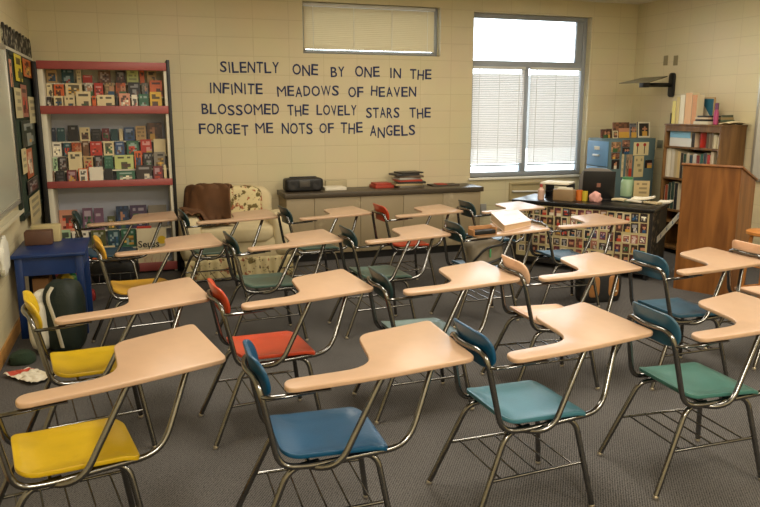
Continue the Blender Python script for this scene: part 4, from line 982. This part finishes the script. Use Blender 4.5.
# ------------------------------------------------------------------ bookcase on the right wall
def wood(name, c0, c1, axis_scale=(1, 1, .12), scale=14, rough=.42):
    m = bpy.data.materials.new(name); m.use_nodes = True; nt = m.node_tree; b_ = nt.nodes['Principled BSDF']
    tc = nt.nodes.new('ShaderNodeTexCoord'); mp = nt.nodes.new('ShaderNodeMapping'); mp.inputs['Scale'].default_value = axis_scale
    n = nt.nodes.new('ShaderNodeTexNoise'); n.inputs['Scale'].default_value = scale; n.inputs['Detail'].default_value = 7; n.inputs['Distortion'].default_value = .6
    r = nt.nodes.new('ShaderNodeValToRGB'); r.color_ramp.elements[0].position = .35; r.color_ramp.elements[1].position = .68
    r.color_ramp.elements[0].color = lin(c0); r.color_ramp.elements[1].color = lin(c1)
    nt.links.new(tc.outputs['Object'], mp.inputs[0]); nt.links.new(mp.outputs[0], n.inputs['Vector']); nt.links.new(n.outputs['Fac'], r.inputs[0])
    nt.links.new(r.outputs[0], b_.inputs['Base Color']); b_.inputs['Roughness'].default_value = rough; return m
OAK = wood('oak_brown', (96, 66, 34), (136, 98, 54)); LECT = wood('lectern_oak', (112, 68, 28), (146, 94, 44))
kx0, kx1, ky0, ky1, kz = 6.1, XR-.015, 6.37, 7.27, 1.56
t = thing('bookcase', 'brown wooden bookcase crammed with books against the right wall', 'bookcase', ((kx0+kx1)/2, (ky0+ky1)/2, 0)); L = (-(kx0+kx1)/2, -(ky0+ky1)/2, 0)
for ya, yb in ((ky0, ky0+.025), (ky1-.025, ky1)): MB().box(kx0, kx1, ya, yb, 0, kz-.02).build('side_panel', OAK, t, bevel=.002, loc=L)
MB().box(kx1-.012, kx1, ky0+.025, ky1-.025, 0, kz-.02).build('back_panel', OAK, t, smooth=False, loc=L)
MB().box(kx0-.008, kx1, ky0-.008, ky1+.008, kz-.02, kz).build('top_board', OAK, t, bevel=.003, loc=L)
MB().box(kx0, kx0+.02, ky0+.025, ky1-.025, kz-.085, kz-.02).build('top_rail', OAK, t, smooth=False, loc=L)
zs = [at(664, 145.5, x=kx0).z, at(664, 176.5, x=kx0).z, at(664, 208, x=kx0).z, .4, .08]
for z in zs: MB().box(kx0+.004, kx1-.012, ky0+.025, ky1-.025, z-.022, z).build('shelf', OAK, t, smooth=False, loc=L)
kx = kx0+.03
def shelf_box(nm, px0, px1, pyt, z, c, lab, cat='book', depth=.2, tilt=0, group=None, xo=0, seed_=0, kind='plain'):
    ya, yb = at(px0, 150, x=kx+xo).y, at(px1, 150, x=kx+xo).y; ym = (ya+yb)/2
    ya = min(ya, ky1-.03); yb = max(yb, ky0+.03)
    zt_ = at((px0+px1)/2, pyt, x=kx+xo).z
    b = MB(); printed(b, ya-yb, zt_-z, depth, c, kind, seed_, None, 3, 8)
    o = b.build(nm, print_mat(), None, smooth=False, fixn=False); o.location = (kx+xo+depth, (ya+yb)/2, z+.0005); o.rotation_euler = (0, tilt, -PI/2)
    return tag(o, lab, cat, group)
GB = 'books in the brown bookcase'
z = zs[0]
ptw = (at(669, 140, x=kx).y-at(690, 140, x=kx).y)
shelf_box('storage_box', 669, 690.5, 138, z, (214, 214, 206), 'white box on the top shelf of the brown bookcase', 'box')
shelf_box('storage_box', 669, 689.5, 131.2, at(680, 137.8, x=kx).z, (128, 180, 206), 'light blue box lying on the white one in the bookcase', 'box')
ya = at(699.5, 140, x=kx).y; pz = at(699.5, 131.5, x=kx).z
solid('red_tin', MB().lathe([(.055, 0), (.056, .004), (.056, pz-z-.012), (.05, pz-z-.008)], 20), mat('tin_red', (176, 36, 24), .35), 'red cylindrical tin on the top shelf of the bookcase', 'tin', loc=(kx+.08, ya, z))
for i, (xa, xb, yt, c, nm, tl) in enumerate([(690.8, 694, 133, (40, 34, 30), 'black', 0), (705.5, 708.5, 132, (86, 70, 50), 'dark tan', .25), (709, 712, 132.5, (104, 84, 58), 'tan', .3), (713, 716, 135, (196, 182, 146), 'cream', .45), (716.5, 719, 137, (206, 190, 150), 'pale cream', .45)]):
    shelf_box('book', xa, xb, yt, z, c, f'{nm} book on the top shelf of the bookcase, {ordn(i)} from left', 'book', tilt=0, group=GB)
z = zs[1]
for i, (xa, xb, yt, c, nm) in enumerate([(665.2, 668, 148.5, (214, 206, 186), 'white'), (668.4, 671.5, 148, (228, 220, 200), 'thick white'), (672, 675.3, 149, (206, 196, 176), 'greyish white'), (675.6, 678, 150.5, (186, 168, 130), 'tan'), (678.3, 681, 151.5, (206, 180, 126), 'straw'),
                        (681.5, 684, 153, (60, 52, 46), 'black'), (684.3, 687, 154, (46, 70, 56), 'dark green'), (687.3, 690, 153, (190, 176, 150), 'beige'), (690.4, 693.5, 155, (40, 60, 70), 'dark teal'), (694, 697, 154, (196, 190, 176), 'off-white'), (697.4, 700.5, 155.5, (120, 44, 40), 'dark red'), (701, 704, 154, (44, 90, 80), 'green'),
                        (704.4, 707.5, 153, (60, 60, 66), 'charcoal'), (708, 711, 155, (170, 50, 44), 'red'), (711.4, 714.5, 152, (200, 180, 150), 'cream')]):
    shelf_box('book', xa, xb, yt, z, c, f'{nm} book on the second shelf of the bookcase, {ordn(i)} from left', 'book', group=GB)
z = zs[2]
for i, (xa, xb, yt, c, nm) in enumerate([(665.5, 668, 186, (70, 44, 34), 'dark brown'), (668.4, 671, 185, (150, 70, 44), 'rust'), (671.4, 674, 183, (40, 60, 52), 'dark green'), (674.4, 677.5, 182, (50, 70, 60), 'green'), (678, 681, 183.5, (40, 40, 42), 'black')]):
    shelf_box('book', xa, xb, yt, z, c, f'{nm} book on the third shelf of the bookcase, {ordn(i)} from left', 'book', group=GB)
# on top of the bookcase
z = kz
TOPS = [('folder', 655.5+9, 667.5+0, 113, (52, 46, 42), 'dark thin folder at the far left on top of the bookcase'), ('folder', 669, 672.5, 101, (220, 206, 120), 'pale yellow folder upright on top of the bookcase'), ('folder', 673, 676, 97, (206, 186, 120), 'straw folder upright beside the pale yellow one'), ('folder', 676.5, 681, 95, (228, 220, 196), 'thick white folder upright on top of the bookcase'),
        ('folder', 681.5, 688, 93, (222, 178, 134), 'peach folder upright right of the thick white one'), ('folder', 688.5, 693, 95, (206, 150, 106), 'darker peach folder upright, rightmost of the row atop the bookcase')]
for i, (nm, xa, xb, yt, c, lab) in enumerate(TOPS): shelf_box(nm, xa, xb, yt, z, c, lab, 'folder', depth=.1, group='folders on the bookcase', xo=.02)
ya, yb = at(695, 120, x=kx).y, at(709.5, 120, x=kx).y
for i, (c, nm, th, dx) in enumerate([((206, 196, 170), 'off-white', .035, 0), ((40, 36, 34), 'black', .022, .01), ((200, 180, 150), 'cream', .02, -.01), ((50, 46, 44), 'charcoal', .02, .008)]):
    zz = z+[0, .0355, .058, .0785][i]
    solid('book', MB().box(kx-.02+dx, kx+.15+dx, yb, ya-.015*i, 0, th), mat('flat_'+nm, c, .5), f'{nm} book lying flat on top of the bookcase, {ordn(i)} from the bottom', 'book', loc=(0, 0, zz+.0005), group='flat books on the bookcase', bevel=.002)
# framed sheet with a teal corner standing behind the flat books
ya, yb = at(692, 105, x=kx+.18).y, at(714.5, 105, x=kx+.18).y; zt_ = at(703, 97.5, x=kx+.18).z
t = thing('framed_print', 'tan framed print with a teal triangle leaning behind the books atop the bookcase', 'picture', (kx+.18, (ya+yb)/2, z), 0); hw = (ya-yb)/2
MB().box(0, .015, -hw, hw, 0, zt_-z).build('frame', mat('frame_tan', (160, 128, 80), .5), t, bevel=.003)
MB().box(-.002, 0, -hw+.012, hw-.012, .012, zt_-z-.012).build('sheet', mat('print_grey', (188, 180, 156), .5), t, smooth=False)
MB().prism([(-hw+.015, zt_-z-.016), (-hw+.015, .05), (hw*.25, zt_-z-.016)], .0, .001, Matrix(((0, 0, -1, -.002), (1, 0, 0, 0), (0, 1, 0, 0), (0, 0, 0, 1)))).build('teal_triangle', mat('teal_print', (40, 96, 116), .5), t, smooth=False)
ym = at(715.6, 122, x=kx+.04).y; hz = at(713, 103, x=kx+.04).z-z
t = thing('spray_bottle', 'pink and purple bottle standing at the front of the bookcase top', 'bottle', (kx+.04, ym, z))
MB().lathe([(.022, 0), (.026, .004), (.026, hz*.55), (.018, hz*.68), (.018, hz*.7)], 16).build('body', mat('bottle_magenta', (170, 64, 110), .35), t)
MB().lathe([(.021, hz*.7), (.021, hz*.97), (.015, hz)], 16).build('cap', mat('cap_violet', (104, 60, 96), .35), t)
ya, yb = at(719.5, 118, x=kx+.1).y, at(733, 118, x=kx+.1).y; yb = max(yb, ky0+.13)
for i, (c, nm) in enumerate([((120, 100, 66), 'brown'), ((84, 96, 76), 'grey-green'), ((150, 130, 90), 'tan'), ((70, 78, 64), 'dark green')]):
    solid('book', MB().box(kx+.08+.01*i, kx+.28, yb+.012*i, ya-.004*i, 0, .026), mat('pile_'+nm, c, .5), f'{nm} book in the right pile atop the bookcase, {ordn(i)} from bottom', 'book', loc=(0, 0, z+.0265*i+.0005), group='pile of books on the bookcase', bevel=.002)
pc = at(741, 124.5, z=z+.012)
def cp(u, v): return ((u-.5)*.3, (v-.5)*.15, .012+.012*math.sin(u*4)+.008*math.sin(v*5))
solid('loose_paper', MB().surf(cp, 12, 8, .006), mat('paper_cream', (216, 200, 160), .7), 'loose papers hanging over the right end of the bookcase top', 'paper', loc=(6.3, ky0+.03, z+.006), rotz=0)

# ------------------------------------------------------------------ lectern
F0 = at(673, 288, z=0); a_ = math.radians(-64)
t = thing('lectern', 'tall brown wooden lectern with slanting top, front right of the bookcase', 'lectern', F0, a_)
LW, LDp = .53, .40
hl = None
d = _f + _r*((681-380)/FPX) - _u*((164.5-253.5)/FPX); hl = CAM.z + d.z*(Vector((F0.x, F0.y)).length/Vector((d.x, d.y)).length)
MB().box(0, LW, 0, .022, .0, hl-.01).build('front_panel', LECT, t, smooth=False)
for xa in (0, LW-.022):
    MB().prism([(.022, 0), (LDp, 0), (LDp, hl-.14), (.022, hl-.012)], xa, xa+.022, Matrix(((0, 0, 1, 0), (1, 0, 0, 0), (0, 1, 0, 0), (0, 0, 0, 1)))).build('side_panel', LECT, t, smooth=False)
tp = MB().box(-.012, LW+.014, -.02, LDp+.03, 0, .022).build('slanted_top', LECT, t, bevel=.004); tp.location = (0, 0, hl-.008); tp.rotation_euler = (-math.atan2(.128, LDp-.022), 0, 0)
MB().box(.022, LW-.022, .022, LDp-.01, .55, .57).build('inner_shelf', LECT, t, smooth=False)

# ------------------------------------------------------------------ right wall: TV bracket, plates, marker board
px_ = XR
t = thing('tv_bracket', 'black television wall bracket with a tilted tray high on the right wall', 'bracket', (XR, 7.63, 2.03))
MB().prism(round_poly([(-.05, -.15, .045), (.05, -.15, .045), (.05, .15, .045), (-.05, .15, .045)]), 0, .03, Matrix(((0, 0, -1, 0), (1, 0, 0, 0), (0, 1, 0, 0), (0, 0, 0, 1)))).build('wall_plate', BLACK, t, bevel=.004)
e = at(644, 85, y=7.6)
MB().tube([(-.03, 0, -.0), (e.x-XR, -.03, e.z-2.03)], .026, 4, flat=1).build('arm', BLACK, t, smooth=False)
MB().box(e.x-XR-.04, e.x-XR+.05, -.075, .015, e.z-2.03-.03, e.z-2.03+.05).build('pivot', BLACK, t, bevel=.006)
q = [at(619, 84, y=7.42), at(642, 78.6, y=7.86), at(667.5, 77, y=7.68), at(650, 82.6, y=7.34)]
q = [v-Vector((XR, 7.63, 2.03)) for v in q]
MB().add([tuple(v) for v in q]+[tuple(v+Vector((0, 0, .012))) for v in q], [(3, 2, 1, 0), (4, 5, 6, 7)]+[(i, (i+1) % 4, 4+(i+1) % 4, 4+i) for i in range(4)]).build('tray', mat('tray_grey', (104, 98, 76), .5), t, smooth=False)
for i, (px, lab) in enumerate(((666, 'left one of two small grey plates high on the right wall'), (676, 'right one of two small grey plates high on the right wall'))):
    p = at(px, 60.5, x=XR); solid('blank_plate', MB().box(-.01, 0, -.035, .035, -.06, .06), mat('plate_grey', (140, 130, 98), .5), lab, 'plate', loc=(XR, p.y, p.z), bevel=.002)
p = at(660.3, 144, x=XR); solid('switch_plate', MB().box(-.01, 0, -.05, .05, -.05, .05), mat('switch_grey', (120, 122, 104), .5), 'grey switch plate on the right wall between the filing cabinet and bookcase', 'switch', loc=(XR, max(p.y, 7.33), p.z), bevel=.002)
yb_ = at(757, 107, x=XR-.02).y
t = thing('marker_board', 'white marker board on the right wall at the right edge of the picture', 'board', (XR, yb_, 1.58))
MB().box(-.02, 0, -3.0, -.03, -.6, .6).build('board_face', mat('marker_white', (216, 214, 200), .25), t, bevel=.003)
b = MB()
for ya, yb, za, zb in ((-3.03, 0, .6, .63), (-3.03, 0, -.63, -.6), (-.03, 0, -.6, .6), (-3.03, -3.0, -.6, .6)): b.box(-.026, 0, ya, yb, za, zb)
b.build('frame', ALU, t, bevel=.003)
# wooden stool at the right edge
p = at(767, 231, z=.72)
STW = wood('stool_wood', (172, 106, 44), (200, 134, 66))
t = thing('wooden_stool', 'orange-brown wooden stool at the right edge before the lectern', 'stool', (p.x, p.y, 0))
MB().lathe([(.15, .685), (.16, .692), (.16, .715), (.15, .72)], 28).build('seat', STW, t)
for k in range(4):
    a2 = PI/4+k*PI/2; c_, s2 = math.cos(a2), math.sin(a2)
    MB().tube([(.11*c_, .11*s2, .686), (.17*c_, .17*s2, 0)], .016, 10).build('leg', STW, t)
for zz, rr in ((.22, .151), (.42, .134)):
    for k in range(4):
        a2 = PI/4+k*PI/2; a3 = a2+PI/2
        MB().tube([(rr*math.cos(a2), rr*math.sin(a2), zz), (rr*math.cos(a3), rr*math.sin(a3), zz)], .009, 8).build('rung', STW, t)

# ------------------------------------------------------------------ things on and under the desks
q = [at(490.5, 212.3, z=TT+.075), at(518, 209.5, z=TT+.075), at(531.5, 220.4, z=TT+.045), at(504.5, 225.3, z=TT+.062)]
c0 = (q[0]+q[1]+q[2]+q[3])/4
V = [(v.x-c0.x, v.y-c0.y, .0005) for v in q]+[(v.x-c0.x, v.y-c0.y, v.z-TT) for v in q]
BINW = mat('binder_white', (224, 200, 184), .3)
t = thing('ring_binder', 'thick pinkish white ring binder lying on the student desk in front of the teacher desk', 'binder', (c0.x, c0.y, TT))
b = MB(); b.add([(x*.97, y*.97, .006) for x, y, _ in V[:4]]+[(x*.97, y*.97, z-.006) for x, y, z in V[4:]], [(3, 2, 1, 0), (4, 5, 6, 7)]+[(i, (i+1) % 4, 4+(i+1) % 4, 4+i) for i in range(4)]); b.build('pages', mat('binder_pages', (206, 176, 140), .7), t, smooth=False)
b = MB(); b.add([(x, y, z-.006) for x, y, z in V[4:]]+V[4:], [(3, 2, 1, 0), (4, 5, 6, 7)]+[(i, (i+1) % 4, 4+(i+1) % 4, 4+i) for i in range(4)]); b.build('front_cover', BINW, t, bevel=.002)
b = MB(); b.add(V[:4]+[(x, y, z+.006) for x, y, z in V[:4]], [(3, 2, 1, 0), (4, 5, 6, 7)]+[(i, (i+1) % 4, 4+(i+1) % 4, 4+i) for i in range(4)]); b.build('back_cover', BINW, t, bevel=.002)
p = at(478, 236, z=TT)
TANP = mat('tan_pouch', (166, 118, 74), .6, noise_amt=.1)
t = thing('pencil_pouch', 'open tan pouch with black inside, on the desk arm beside the ring binder', 'pouch', (p.x+.06, p.y+.04, TT), .12)
b = MB(); b.box(-.11, .11, .035, .047, 0, .07); b.box(-.11, -.098, -.04, .035, 0, .05); b.box(.098, .11, -.04, .035, 0, .06); b.box(-.11, .11, -.04, .047, 0, .008); b.build('shell', TANP, t, bevel=.003)
MB().box(-.097, .097, -.043, .034, .0085, .042).build('black_lining', BLACK, t, bevel=.004)
p = at(482, 252, y=5.3)
GREYB = mat('grey_canvas', (132, 122, 104), .8, bump=.3, bump_scale=60)
t = thing('satchel', 'grey bag with black straps and a green tag on the seat under the binder', 'bag', (2.67, 5.27, .464), .05)
MB().blob((0, 0, .105), (.15, .14, .11), .5, amp=.05, flat_bottom=0, seed=2).build('body', GREYB, t, ang=180)
MB().tube(fillet([(-.16, -.1, .03), (-.06, -.165, .17), (.1, -.165, .19), (.18, -.06, .18)], .05), .016, 8, flat=.6).build('strap', BLACK, t)
MB().tube(fillet([(-.15, -.12, .01), (0, -.165, .05), (.16, -.12, .08)], .05), .014, 8, flat=.6).build('strap', BLACK, t)
MB().box(-.03, -.015, -.176, -.168, .09, .16).build('green_tag', mat('tag_green', (60, 130, 80), .6), t, bevel=.002)
p = at(594, 303, z=0)
t = thing('tote_bag', 'black bag with tan side panels on the floor below the blue-seated desk', 'bag', (p.x+.09, p.y+.08, 0), -.1)
MB().blob((0, 0, .13), (.20, .10, .15), .4, amp=.04, flat_bottom=0, seed=7).build('body', BKN, t, ang=180)
for xx in (-.09, .1): MB().blob((xx, -.085, .15), (.055, .02, .10), .5).build('tan_panel', mat('bag_tan', (156, 106, 56), .6), t, ang=180)
MB().box(.07, .13, -.112, -.103, .1, .115).build('buckle', PAP, t, bevel=.002)
